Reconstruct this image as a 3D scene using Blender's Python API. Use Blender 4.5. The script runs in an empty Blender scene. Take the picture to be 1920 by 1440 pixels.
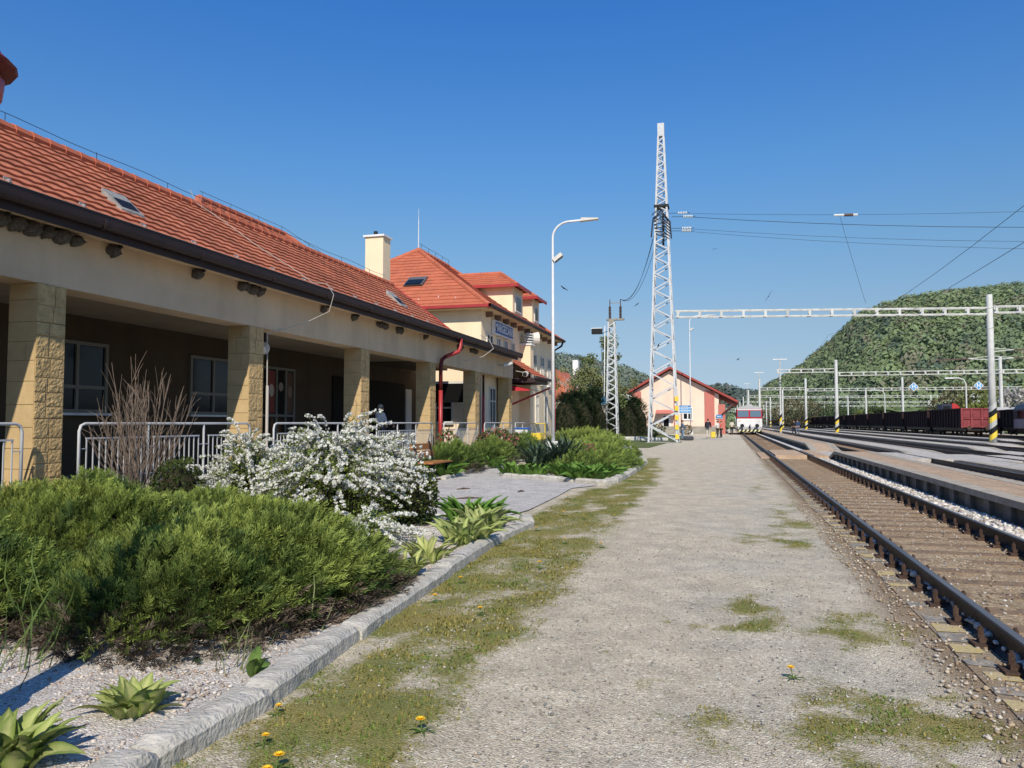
import bpy, bmesh, math, random
import numpy as np
from mathutils import Vector, Matrix, noise
from math import sin, cos, pi, sqrt, radians
random.seed(7); rng = np.random.default_rng(7)
SC = bpy.context.scene
COL = SC.collection
R = random.uniform

# ------------------------------------------------------------------ camera, light
CAM_H = 1.53
YAW = 0.27271; PIT = 0.04962
cam = bpy.data.cameras.new('camera'); cam.lens = 1450/1920*36; cam.sensor_width = 36; cam.clip_end = 20000; cam.clip_start = .05
co = bpy.data.objects.new('camera', cam); COL.objects.link(co)
co.location = (0, 0, CAM_H); co.rotation_euler = (pi/2+PIT, 0, YAW)
SC.camera = co
SUN_E, SUN_PHI = radians(40), radians(16)
sun = bpy.data.lights.new('sun', 'SUN'); sun.energy = 5.0; sun.angle = radians(.5); sun.color = (1, .91, .76)
so = bpy.data.objects.new('sun', sun); COL.objects.link(so)
sdir = Vector((sin(SUN_PHI)*cos(SUN_E), -cos(SUN_PHI)*cos(SUN_E), sin(SUN_E)))   # towards the sun
so.rotation_euler = sdir.to_track_quat('Z', 'Y').to_euler()
W = bpy.data.worlds.new('World'); SC.world = W; W.use_nodes = True
nt = W.node_tree; bg = nt.nodes['Background']
sky = nt.nodes.new('ShaderNodeTexSky'); sky.sky_type = 'NISHITA'; sky.sun_disc = False
sky.sun_elevation = SUN_E; sky.sun_rotation = math.atan2(sdir.x, sdir.y); sky.air_density = 1.0; sky.dust_density = .4; sky.ozone_density = 3; sky.altitude = 350
# haze towards the horizon and a deeper blue overhead, by direction in the world
tg = nt.nodes.new('ShaderNodeTexCoord'); sx = nt.nodes.new('ShaderNodeSeparateXYZ'); nt.links.new(tg.outputs['Generated'], sx.inputs[0])
cr = nt.nodes.new('ShaderNodeValToRGB'); el = cr.color_ramp.elements
for k, (p, c) in enumerate(((.02, (.38, .44, .61)), (.035, (.389, .442, .605)), (.068, (.448, .471, .555)), (.127, (.537, .555, .573)), (.224, (.515, .673, .726)), (.315, (.431, .726, .916)), (.474, (.29, .70, 1.12)), (.8, (.27, .64, 1.03)))):
    e = el[k] if k < 2 else el.new(p); e.position = p; e.color = (*c, 1)
nt.links.new(sx.outputs['Z'], cr.inputs[0])
mu = nt.nodes.new('ShaderNodeMix'); mu.data_type = 'RGBA'; mu.blend_type = 'MULTIPLY'; mu.inputs[0].default_value = 1; nt.links.new(cr.outputs[0], mu.inputs[7])
nt.links.new(sky.outputs[0], mu.inputs[6]); nt.links.new(mu.outputs[2], bg.inputs[0]); bg.inputs[1].default_value = .15
SC.view_settings.view_transform = 'Standard'; SC.view_settings.look = 'None'; SC.view_settings.exposure = 0

# ------------------------------------------------------------------ materials
MATS = {}
def mat(name, c, rough=.8, var=.0, vs=3., bump=0., bs=40., metal=0., c2=None, spec=.3, grime=0., attr=None, trans=0., coords='Object', stretch=None):
    """procedural material: base colour broken up by noise, optional bump, optional colour attribute"""
    if name in MATS: return MATS[name]
    m = bpy.data.materials.new(name); m.use_nodes = True; n = m.node_tree.nodes; l = m.node_tree.links
    b = n['Principled BSDF']; b.inputs['Roughness'].default_value = rough; b.inputs['Metallic'].default_value = metal
    b.inputs['Specular IOR Level'].default_value = spec
    tc = n.new('ShaderNodeTexCoord'); vec = tc.outputs[coords]
    if stretch:
        mp = n.new('ShaderNodeMapping'); mp.inputs['Scale'].default_value = stretch; l.new(vec, mp.inputs[0]); vec = mp.outputs[0]
    src = None
    if attr:
        a = n.new('ShaderNodeAttribute'); a.attribute_name = attr; src = a.outputs['Color']
    else:
        r = n.new('ShaderNodeRGB'); r.outputs[0].default_value = (*c, 1); src = r.outputs[0]
    if c2 or var:
        nz = n.new('ShaderNodeTexNoise'); nz.inputs['Scale'].default_value = vs; nz.inputs['Detail'].default_value = 6; nz.inputs['Roughness'].default_value = .65
        l.new(vec, nz.inputs['Vector'])
        mr = n.new('ShaderNodeMapRange'); mr.inputs[1].default_value = .32; mr.inputs[2].default_value = .68; l.new(nz.outputs[0], mr.inputs[0])
        mx = n.new('ShaderNodeMix'); mx.data_type = 'RGBA'
        if c2:
            l.new(mr.outputs[0], mx.inputs[0]); l.new(src, mx.inputs[6]); mx.inputs[7].default_value = (*c2, 1)
        else:
            mr.inputs[3].default_value = 1-var; mr.inputs[4].default_value = 1+var*.6
            mx.blend_type = 'MULTIPLY'; mx.inputs[0].default_value = 1; l.new(src, mx.inputs[6]); l.new(mr.outputs[0], mx.inputs[7])
        src = mx.outputs[2]
    if grime:
        nz = n.new('ShaderNodeTexNoise'); nz.inputs['Scale'].default_value = .9; nz.inputs['Detail'].default_value = 8; l.new(vec, nz.inputs['Vector'])
        mp = n.new('ShaderNodeMapping'); mp.inputs['Scale'].default_value = (1.6, 1.6, .22); l.new(tc.outputs['Object'], mp.inputs[0]); l.new(mp.outputs[0], nz.inputs['Vector'])
        mr = n.new('ShaderNodeMapRange'); mr.inputs[1].default_value = .45; mr.inputs[2].default_value = .75; mr.inputs[3].default_value = 1; mr.inputs[4].default_value = 1-grime; l.new(nz.outputs[0], mr.inputs[0])
        mx = n.new('ShaderNodeMix'); mx.data_type = 'RGBA'; mx.blend_type = 'MULTIPLY'; mx.inputs[0].default_value = 1
        l.new(src, mx.inputs[6]); l.new(mr.outputs[0], mx.inputs[7]); src = mx.outputs[2]
    l.new(src, b.inputs['Base Color'])
    if bump:
        nz = n.new('ShaderNodeTexNoise'); nz.inputs['Scale'].default_value = bs; nz.inputs['Detail'].default_value = 5; l.new(vec, nz.inputs['Vector'])
        bp = n.new('ShaderNodeBump'); bp.inputs['Strength'].default_value = bump; bp.inputs['Distance'].default_value = .02
        l.new(nz.outputs[0], bp.inputs['Height']); l.new(bp.outputs[0], b.inputs['Normal'])
    if trans:
        tr = n.new('ShaderNodeBsdfTranslucent'); l.new(src, tr.inputs[0]); ms = n.new('ShaderNodeMixShader'); ms.inputs[0].default_value = trans
        l.new(b.outputs[0], ms.inputs[1]); l.new(tr.outputs[0], ms.inputs[2]); l.new(ms.outputs[0], n['Material Output'].inputs[0])
    MATS[name] = m
    return m

def glass_mat(name, c=(.02, .025, .03)):
    m = mat(name, c, rough=.12, spec=.3)
    return m

# ------------------------------------------------------------------ mesh builder
class MB:
    def __init__(s): s.v = []; s.f = []
    def add(s, vs, fs):
        o = len(s.v); s.v += [tuple(p) for p in vs]; s.f += [tuple(i+o for i in f) for f in fs]; return s
    def box(s, x0, x1, y0, y1, z0, z1):
        return s.add([(x0,y0,z0),(x1,y0,z0),(x1,y1,z0),(x0,y1,z0),(x0,y0,z1),(x1,y0,z1),(x1,y1,z1),(x0,y1,z1)],
                     [(0,3,2,1),(4,5,6,7),(0,1,5,4),(1,2,6,5),(2,3,7,6),(3,0,4,7)])
    def bar(s, a, b, w, h=None, upv=(0,0,1)):
        h = h or w; a = Vector(a); b = Vector(b); d = (b-a).normalized(); u = Vector(upv)
        if abs(d.dot(u)) > .98: u = Vector((0,1,0))
        sx = d.cross(u).normalized(); sz = sx.cross(d).normalized(); vs = []
        for p in (a, b):
            for i, j in ((-1,-1),(1,-1),(1,1),(-1,1)): vs.append(p+sx*(i*w/2)+sz*(j*h/2))
        return s.add(vs, [(0,1,2,3),(7,6,5,4),(0,4,5,1),(1,5,6,2),(2,6,7,3),(3,7,4,0)])
    def tube(s, pts, r, n=8, cap=True):
        pts = [Vector(p) for p in pts]; rs = r if isinstance(r, (list, tuple)) else [r]*len(pts)
        vs = []; prev = None
        for i, p in enumerate(pts):
            d = (pts[min(i+1, len(pts)-1)]-pts[max(i-1, 0)])
            d = d.normalized() if d.length > 1e-9 else Vector((0,0,1))
            if prev is None:
                ref = Vector((0,0,1)) if abs(d.z) < .9 else Vector((1,0,0)); sx = d.cross(ref).normalized()
            else:
                sx = (prev - d*prev.dot(d)); sx = sx.normalized() if sx.length > 1e-6 else d.orthogonal().normalized()
            prev = sx; sy = d.cross(sx)
            for k in range(n):
                a = 2*pi*k/n; vs.append(p+sx*(cos(a)*rs[i])+sy*(sin(a)*rs[i]))
        fs = []
        for i in range(len(pts)-1):
            for k in range(n): fs.append((i*n+k, i*n+(k+1)%n, (i+1)*n+(k+1)%n, (i+1)*n+k))
        if cap: fs += [tuple(range(n))[::-1], tuple((len(pts)-1)*n+k for k in range(n))]
        return s.add(vs, fs)
    def cyl(s, x, y, z0, z1, r, r2=None, n=12): return s.tube([(x,y,z0),(x,y,z1)], [r, r if r2 is None else r2], n)
    def lathe(s, x, y, prof, n=14):
        vs = []; fs = []
        for r, z in prof:
            for k in range(n): a = 2*pi*k/n; vs.append((x+cos(a)*r, y+sin(a)*r, z))
        for i in range(len(prof)-1):
            for k in range(n): fs.append((i*n+k, i*n+(k+1)%n, (i+1)*n+(k+1)%n, (i+1)*n+k))
        fs += [tuple(range(n))[::-1], tuple((len(prof)-1)*n+k for k in range(n))]
        return s.add(vs, fs)
    def prism(s, poly, ax, a0, a1):
        """poly: 2-D outline in the plane across axis ax; extruded a0..a1"""
        def P(p, a):
            return {'y': (p[0], a, p[1]), 'x': (a, p[0], p[1]), 'z': (p[0], p[1], a)}[ax]
        n = len(poly); vs = [P(p, a0) for p in poly]+[P(p, a1) for p in poly]
        return s.add(vs, [tuple(range(n)), tuple(range(2*n-1, n-1, -1))]+[(i, i+n, (i+1)%n+n, (i+1)%n) for i in range(n)])
    def quad(s, *p): return s.add(p, [tuple(range(len(p)))])
    def ball(s, c, rx, ry=None, rz=None, n=10, m=7):
        ry = ry or rx; rz = rz or rx; vs = [(c[0],c[1],c[2]-rz)]; fs = []
        for i in range(1, m):
            t = pi*i/m
            for k in range(n): a = 2*pi*k/n; vs.append((c[0]+rx*sin(t)*cos(a), c[1]+ry*sin(t)*sin(a), c[2]-rz*cos(t)))
        vs.append((c[0],c[1],c[2]+rz)); L = len(vs)-1
        for k in range(n): fs.append((0, 1+(k+1)%n, 1+k)); fs.append((L, L-n+k, L-n+(k+1)%n))
        for i in range(m-2):
            for k in range(n): fs.append((1+i*n+k, 1+i*n+(k+1)%n, 1+(i+1)*n+(k+1)%n, 1+(i+1)*n+k))
        return s.add(vs, fs)
    def build(s, name, m, parent=None, smooth=False, bevel=0, fix=True):
        off = Vector((0,0,0)); p = parent
        while p is not None: off += p.location; p = p.parent
        me = bpy.data.meshes.new(name)
        me.from_pydata([(a[0]-off.x, a[1]-off.y, a[2]-off.z) for a in s.v], [], s.f)
        if fix and len(s.f) < 60000:
            bm = bmesh.new(); bm.from_mesh(me); bmesh.ops.recalc_face_normals(bm, faces=bm.faces)
            if bevel: bmesh.ops.bevel(bm, geom=list(bm.edges), offset=bevel, segments=1, affect='EDGES', profile=.7)
            bm.to_mesh(me); bm.free()
        me.materials.append(m)
        if smooth: me.polygons.foreach_set('use_smooth', [True]*len(me.polygons))
        o = bpy.data.objects.new(name, me); COL.objects.link(o)
        if parent: o.parent = parent
        return o

def np_mesh(name, V, F, m, parent=None, col=None, smooth=False):
    """V (n,3), F (k,c) uniform polygons, col (n,3) point colours"""
    off = Vector((0,0,0)); p = parent
    while p is not None: off += p.location; p = p.parent
    V = np.asarray(V, np.float32)-np.array(off, np.float32); F = np.asarray(F, np.int32)
    me = bpy.data.meshes.new(name); k, c = F.shape
    me.vertices.add(len(V)); me.vertices.foreach_set('co', V.ravel())
    me.loops.add(k*c); me.loops.foreach_set('vertex_index', F.ravel())
    me.polygons.add(k); me.polygons.foreach_set('loop_start', np.arange(0, k*c, c, dtype=np.int32))
    me.update(calc_edges=True); me.validate()
    if col is not None:
        a = me.color_attributes.new('Col', 'FLOAT_COLOR', 'POINT')
        cc = np.ones((len(V), 4), np.float32); cc[:, :3] = col; a.data.foreach_set('color', cc.ravel())
    if smooth: me.polygons.foreach_set('use_smooth', [True]*k)
    me.materials.append(m)
    o = bpy.data.objects.new(name, me); COL.objects.link(o)
    if parent: o.parent = parent
    return o

def inst(T, F, P, D, S, U=None, roll=None):
    """instance template T (m,3; y along, x across, z normal) at points P with directions D and scales S -> verts, faces"""
    P = np.asarray(P, float); D = np.asarray(D, float); n = len(P)
    D = D/np.linalg.norm(D, axis=1, keepdims=True)
    if U is None: U = np.tile([0, 0, 1.], (n, 1))
    U = np.asarray(U, float)
    Xx = np.cross(D, U); L = np.linalg.norm(Xx, axis=1, keepdims=True); bad = L[:, 0] < 1e-3; Xx[bad] = [1, 0, 0]; L[bad] = 1; Xx /= L
    Zz = np.cross(Xx, D)
    if roll is not None:
        c = np.cos(roll)[:, None]; s_ = np.sin(roll)[:, None]; Xx, Zz = Xx*c+Zz*s_, Zz*c-Xx*s_
    S = np.asarray(S, float)
    if S.ndim == 1: S = np.stack([S, S, S], 1)
    V = (P[:, None, :]+T[None, :, 0, None]*(Xx*S[:, :1])[:, None, :]+T[None, :, 1, None]*(D*S[:, 1:2])[:, None, :]+T[None, :, 2, None]*(Zz*S[:, 2:])[:, None, :])
    FF = (F[None]+(np.arange(n)*len(T))[:, None, None]).reshape(-1, F.shape[1])
    return V.reshape(-1, 3), FF

# ------------------------------------------------------------------ scene tree
def thing(name, label, cat, loc=(0,0,0), group=None, rz=0):
    o = bpy.data.objects.new(name, None); COL.objects.link(o); o.location = loc; o.rotation_euler = (0,0,rz); o.empty_display_size = .1
    tag(o, label, cat, group); return o
def tag(o, label=None, cat=None, group=None, kind=None):
    if label: o['label'] = label
    if cat: o['category'] = cat
    if group: o['group'] = group
    if kind: o['kind'] = kind
    return o
KIDS = {}
def dup(root, loc, label=None, rz=None, scale=None):
    def cp(o, par):
        c = o.copy(); COL.objects.link(c)
        if par is not None: c.parent = par
        for ch in list(o.children): cp(ch, c)
        return c
    r = cp(root, None); r.location = loc
    if rz is not None: r.rotation_euler = (0,0,rz)
    if scale is not None: r.scale = (scale,)*3 if not isinstance(scale, tuple) else scale
    if label: r['label'] = label
    return r
def structure(o): o['kind'] = 'structure'; return o

def fbm(x, y, z=0., o=4):
    v = 0; a = 1; t = 0
    for i in range(o): v += a*noise.noise((x, y, z+i*7.3)); t += a; a *= .5; x *= 2; y *= 2; z *= 2
    return v/t
M = dict(
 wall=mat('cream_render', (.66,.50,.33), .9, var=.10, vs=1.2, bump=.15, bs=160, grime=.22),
 wall_pale=mat('pale_cream_render', (.84,.68,.47), .9, var=.05, vs=1.0, bump=.12, bs=160, grime=.10),
 wall_in=mat('porch_render_darkened', (.078,.055,.034), .9, var=.12, vs=1.5, bump=.15, bs=120, grime=.25),  # render colour darkened to carry the porch shade
 stone=mat('ochre_stone', (.54,.375,.175), .9, var=.28, vs=7, bump=1.0, bs=28),
 stone_smooth=mat('ochre_stone_smooth', (.50,.365,.19), .9, var=.12, vs=4, bump=.25, bs=60),
 mortar=mat('mortar', (.30,.21,.11), .95, var=.2, vs=10),
 tile=mat('roof_tile', (.45,.155,.085), .8, var=.36, vs=1.3, bump=.3, bs=60),
 tile2=mat('roof_tile_bright', (.47,.14,.075), .75, var=.20, vs=1.5, bump=.25, bs=60),
 redmetal=mat('red_sheet_metal', (.36,.03,.03), .45, var=.15, vs=3, spec=.5),
 brown=mat('brown_gutter', (.03,.014,.014), .6, var=.35, vs=4, spec=.5, stretch=(1,.4,1)),
 dullmetal=mat('zinc', (.38,.37,.36), .5, var=.2, vs=8, metal=.3),
 white=mat('white_paint', (.74,.75,.76), .5, var=.10, vs=4, grime=.2),
 lattice=mat('silver_paint', (.53,.55,.57), .55, var=.18, vs=2.5),
 railpaint=mat('railing_paint', (.50,.51,.53), .5, var=.12, vs=4, grime=.25),
 frame=mat('window_frame', (.62,.60,.55), .5, var=.08, vs=5),
 glass=glass_mat('window_glass', (.008,.01,.012)),
 black=mat('black_paint', (.012,.012,.013), .5, var=.3, vs=6),
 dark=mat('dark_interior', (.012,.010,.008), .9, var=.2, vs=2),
 blue=mat('sign_blue', (.015,.06,.24), .4, var=.1, vs=6),
 skyblue=mat('sign_light_blue', (.10,.33,.62), .4, var=.08, vs=6),
 concrete=mat('concrete', (.34,.32,.28), .95, c2=(.22,.21,.18), vs=2.2, bump=.5, bs=45),
 granite=mat('granite_kerb', (.56,.53,.47), .9, c2=(.36,.34,.29), vs=9, bump=.9, bs=38),
 wood=mat('bench_wood', (.36,.15,.05), .6, var=.3, vs=5, stretch=(1,9,9), bump=.3, bs=20),
 yellow=mat('yellow_paint', (.75,.55,.06), .5, var=.15, vs=6),
 wire=mat('cable', (.03,.035,.045), .5),
 porcelain=mat('insulator', (.10,.07,.06), .25),
 rail=mat('rail_steel', (.035,.028,.024), .55, var=.4, vs=7, bump=.3, bs=60),
 railtop=mat('rail_head', (.19,.17,.15), .38, metal=.5, var=.3, vs=3, stretch=(3,.2,3)),
 sleeper=mat('sleeper', (.27,.185,.115), .95, c2=(.17,.12,.08), vs=5, bump=.7, bs=40),
 rust=mat('rusty_iron', (.075,.045,.033), .85, var=.4, vs=9, bump=.5, bs=50),
 leaf=mat('foliage', (.1,.2,.05), .65, attr='Col', var=.25, vs=9, trans=.25, spec=.25),
 petal=mat('petals', (.8,.8,.8), .7, attr='Col', trans=.3),
 bark=mat('bark', (.12,.085,.06), .95, var=.4, vs=14, bump=.6, bs=40),
 twig=mat('pale_twig', (.19,.145,.115), .9, var=.3, vs=14),
 nest=mat('mud_nest', (.12,.105,.092), .98, var=.5, vs=25, bump=.9, bs=60),
 skin=mat('skin', (.55,.32,.22), .6),
)
# ------------------------------------------------------------------ ground sheets
def sheet(name, x0, x1, y0, y1, z, m, nx=2, ny=2):
    xs = np.linspace(x0, x1, nx); ys = np.linspace(y0, y1, ny); X, Y = np.meshgrid(xs, ys)
    V = np.stack([X.ravel(), Y.ravel(), np.full(X.size, z)], 1)
    i = np.arange((nx-1)*(ny-1)); r = i//(nx-1); c = i % (nx-1); a = r*nx+c
    return structure(np_mesh(name, V, np.stack([a, a+1, a+1+nx, a+nx], 1), m))

PATCH = [(.9,4.3,.9,.7,1.), (.2,4.1,.7,.4,.85), (.7,3.4,.6,.35,.8), (.6,10.6,.9,.7,.75), (.4,7.2,.5,.3,.5), (1.2,3.7,.5,.3,.8), (.5,5.0,.3,.2,.5), (-.4,4.6,.3,.25,.45), (.9,6.3,.7,.55,.8), (.35,6.4,.4,.35,.75), (.3,8.0,.5,.5,.35), (.7,11.2,.6,.9,.6), (.8,14,.6,1.2,.55), (1.2,17,.4,2,.55), (.9,23,.5,2,.5), (1.2,20,.3,1.5,.5), (.45,6.15,.75,.28,1.), (.1,6.7,.3,.35,.9), (1.0,6.0,.6,.22,.7), (.85,10.3,.65,.5,.85), (1.1,9.4,.4,.25,.6), (.95,12.4,.45,.9,.85), (.65,19,.4,1.5,.6), (1.5,29,.7,2.5,.8),
         (.6,4.25,.55,.25,.8), (0,3.9,.25,.2,.6), (1.1,4.05,.35,.25,.75), (.4,3.6,.6,.25,.6), (1.6,4.6,.3,.3,.5), (-.6,3.3,.2,.3,.4), (.9,15.2,.5,.9,.5), (-1.0,33,.8,2,.4), (-.7,5.2,.2,.12,.5)]
def edge_x(y): return np.interp(y, [0, 3, 8, 12, 18, 25, 32], [-1.2, -1.3, -1.5, -1.6, -1.65, -2.0, -2.7])
def moss(x, y):
    m = 0.
    if -3.4 < x < .4 and y < 34:
        w = .28+.25*fbm(x*1.3, y*.55, 3)
        left = np.interp(y, [0, 11.6, 12.2, 14, 17, 19, 20, 40], [-9, -9, -3.6, -3.4, -3.5, -3.1, -9, -9])
        m = max(0, min(1, (edge_x(y)-x+w)/.55))*max(0, min(1, (x-left)/.5))
        m *= .68+.95*fbm(x*2.3, y*1.5, 9)
    for px, py, rx, ry, s in PATCH:
        d = sqrt(((x-px)/rx)**2+((y-py)/ry)**2)
        if d < 2.2: m = max(m, s*max(0, min(1, (1.3-d)*.62+1.1*fbm(x*3.1, y*2.6, 5))))
    return max(0., min(1., m))

def gravel_material(name, tan, grey, dark, attr=True, scale=1.):
    m = bpy.data.materials.new(name); m.use_nodes = True; n = m.node_tree.nodes; l = m.node_tree.links
    b = n['Principled BSDF']; b.inputs['Roughness'].default_value = .95; b.inputs['Specular IOR Level'].default_value = .15
    tc = n.new('ShaderNodeTexCoord')
    def noi(sc, det=5, rough=.6):
        q = n.new('ShaderNodeTexNoise'); q.inputs['Scale'].default_value = sc; q.inputs['Detail'].default_value = det; q.inputs['Roughness'].default_value = rough
        l.new(tc.outputs['Object'], q.inputs['Vector']); return q.outputs[0]
    def vor(sc):
        q = n.new('ShaderNodeTexVoronoi'); q.inputs['Scale'].default_value = sc; l.new(tc.outputs['Object'], q.inputs['Vector']); return q
    def ramp(s, a, c, lo=0, hi=1):
        q = n.new('ShaderNodeMapRange'); q.inputs[1].default_value = a; q.inputs[2].default_value = c; q.inputs[3].default_value = lo; q.inputs[4].default_value = hi; l.new(s, q.inputs[0]); return q.outputs[0]
    def mix(f, a, c, mode='MIX'):
        q = n.new('ShaderNodeMix'); q.data_type = 'RGBA'; q.blend_type = mode
        if isinstance(f, float): q.inputs[0].default_value = f
        else: l.new(f, q.inputs[0])
        for k, s in ((6, a), (7, c)):
            if isinstance(s, tuple): q.inputs[k].default_value = (*s, 1)
            else: l.new(s, q.inputs[k])
        return q.outputs[2]
    v1 = vor(90*scale); v2 = vor(48*scale)
    big = noi(.55, 4); big2 = noi(2.6, 6)
    sep = n.new('ShaderNodeSeparateColor'); l.new(v1.outputs['Color'], sep.inputs[0])
    sep2 = n.new('ShaderNodeSeparateColor'); l.new(v2.outputs['Color'], sep2.inputs[0])
    base = mix(ramp(big, .40, .60), tan, grey)
    if attr:
        at = n.new('ShaderNodeAttribute'); at.attribute_name = 'Col'; sa = n.new('ShaderNodeSeparateColor'); l.new(at.outputs['Color'], sa.inputs[0])
        base = mix(sa.outputs[1], tan, base)
    st = mix(ramp(sep.outputs[0], 0, 1), dark, tuple(min(1, c*1.75) for c in grey))
    base = mix(ramp(sep.outputs[1], .45, .8, .15, .8), base, st)
    st2 = mix(ramp(sep2.outputs[0], 0, 1), dark, tuple(min(1, c*1.9) for c in grey))
    base = mix(ramp(sep2.outputs[1], .86, .92, 0, .6), base, st2)
    base = mix(1.0, base, n_val(n, l, ramp(big2, .3, .7, .78, 1.15)), 'MULTIPLY')
    if attr:
        mn = noi(9, 7, .75); mn2 = noi(30, 6, .7)
        fac = n.new('ShaderNodeMath'); fac.operation = 'MULTIPLY_ADD'; l.new(mn, fac.inputs[0]); fac.inputs[1].default_value = 1.1
        f0 = n.new('ShaderNodeMath'); f0.operation = 'SUBTRACT'; l.new(sa.outputs[0], f0.inputs[0]); f0.inputs[1].default_value = .98; l.new(f0.outputs[0], fac.inputs[2])
        f2 = n.new('ShaderNodeMath'); f2.operation = 'MULTIPLY_ADD'; l.new(mn2, f2.inputs[0]); f2.inputs[1].default_value = .8; l.new(fac.outputs[0], f2.inputs[2])
        mo = mix(ramp(noi(1.6, 5), .38, .62), (.30,.25,.07), (.19,.21,.05))
        mo = mix(1.0, mo, n_val(n, l, ramp(noi(70, 4), .3, .7, .55, 1.3)), 'MULTIPLY')
        base = mix(ramp(f2.outputs[0], .28, .62, 0, .93), base, mo)
        base = mix(sa.outputs[2], base, mix(ramp(mn, .3, .7), (.24,.165,.10), (.30,.22,.14)))
    l.new(base, b.inputs['Base Color'])
    bp = n.new('ShaderNodeBump'); bp.inputs['Strength'].default_value = .9; bp.inputs['Distance'].default_value = .012
    h = n.new('ShaderNodeMath'); h.operation = 'MULTIPLY_ADD'; l.new(v1.outputs['Distance'], h.inputs[0]); h.inputs[1].default_value = -1.; l.new(noi(140, 3), h.inputs[2])
    l.new(h.outputs[0], bp.inputs['Height']); l.new(bp.outputs[0], b.inputs['Normal'])
    return m
def n_val(n, l, s):
    q = n.new('ShaderNodeCombineColor')
    for i in range(3): l.new(s, q.inputs[i])
    return q.outputs[0]

M_PLAT = gravel_material('platform_gravel', (.63,.54,.395), (.56,.505,.405), (.19,.17,.13))
M_PATH = gravel_material('grey_gravel', (.50,.47,.45), (.53,.51,.48), (.26,.25,.24), attr=False, scale=.8)
M_BED = gravel_material('pale_pink_gravel', (.64,.56,.48), (.66,.60,.54), (.22,.17,.13), attr=False, scale=.9)
M_BAL = gravel_material('ballast', (.44,.37,.285), (.47,.42,.35), (.16,.135,.11), attr=False, scale=.35)
M_SAND = gravel_material('sandy_track_fill', (.36,.26,.16), (.40,.31,.20), (.17,.12,.075), attr=False, scale=.5)
M_BALW = gravel_material('pale_ballast', (.60,.56,.49), (.64,.60,.54), (.26,.23,.20), attr=False, scale=.35)
M_PAVE = gravel_material('island_platform_top', (.52,.37,.25), (.48,.35,.24), (.28,.21,.15), attr=False, scale=.8)
M_PAVEG = gravel_material('island_platform_grey', (.52,.48,.42), (.48,.45,.41), (.30,.28,.25), attr=False, scale=.8)
M_GRASS = mat('turf', (.075,.115,.028), .95, c2=(.13,.14,.045), vs=.8, bump=.8, bs=30)
M_FIELD = mat('far_meadow', (.13,.20,.055), .95, c2=(.17,.19,.08), vs=.02, bump=.3, bs=.5)

sheet('ground', -9000, 9000, -3000, 9000, -.36, mat('earth', (.15,.14,.09), .95, c2=(.10,.12,.05), vs=.05, bump=.3, bs=4))
# platform: fine grid where it is near, painted with a moss / tone attribute
xs = np.concatenate([np.linspace(-9.3, -3.4, 24)[:-1], np.linspace(-3.4, 1.42, 70)])
ys = np.concatenate([np.linspace(-14, 1.5, 10)[:-1], np.linspace(1.5, 14, 150)[:-1], np.linspace(14, 46, 130)[:-1], np.linspace(46, 190, 40)])
X, Y = np.meshgrid(xs, ys); Zg = np.zeros(X.size); Cg = np.zeros((X.size, 3))
for i, (x, y) in enumerate(zip(X.ravel(), Y.ravel())):
    Cg[i, 0] = moss(x, y); Zg[i] = .014*fbm(x*.8, y*.8, 1)+.012*Cg[i, 0]
    Cg[i, 1] = max(0, min(1, (x+1.0+.8*fbm(x*.7, y*.4, 2))/.9)) if y < 30 else .6
    Cg[i, 2] = max(0, min(.85, (x-1.1)/.3+.5*fbm(x*2, y*.8, 4))) if y < 60 else 0
V = np.stack([X.ravel(), Y.ravel(), Zg], 1); nx = len(xs); i = np.arange((nx-1)*(len(ys)-1)); a = (i//(nx-1))*nx+i % (nx-1)
structure(np_mesh('platform', V, np.stack([a, a+1, a+1+nx, a+nx], 1), M_PLAT, col=Cg, smooth=True))
structure(MB().box(1.42, 1.70, -14, 190, -.35, .012).build('platform_edge', mat('edge_stone', (.30,.26,.20), .95, c2=(.24,.17,.10), vs=3, bump=.8, bs=35)))
# worn yellow and black safety marks along the edge stones
for nm, mm, ph in (('yellow_edge_marking', mat('worn_yellow', (.50,.39,.13), .9, c2=(.42,.36,.27), vs=13, bump=.5, bs=40), 0), ('black_edge_marking', mat('worn_black', (.14,.14,.135), .9, c2=(.38,.34,.28), vs=11, bump=.5, bs=40), 1)):
    b = MB(); y = 2.+ph*.27
    while y < 34:
        if R(0, 1) < (.8 if y < 13 else .5):
            x0 = 1.44+R(-.02, .02); w = R(.12, .22); h = R(.12, .24)
            b.quad((x0+R(-.02,.02), y, .0165), (x0+w, y+R(-.02,.02), .0165), (x0+w+R(-.02,.02), y+h, .0165), (x0+R(-.02,.02), y+h+R(-.02,.02), .0165))
        y += .54
    structure(b.build(nm, mm))

def poly_sheet(name, pts, z, m):
    return structure(MB().quad(*[(x, y, z) for x, y in pts]).build(name, m))
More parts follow.
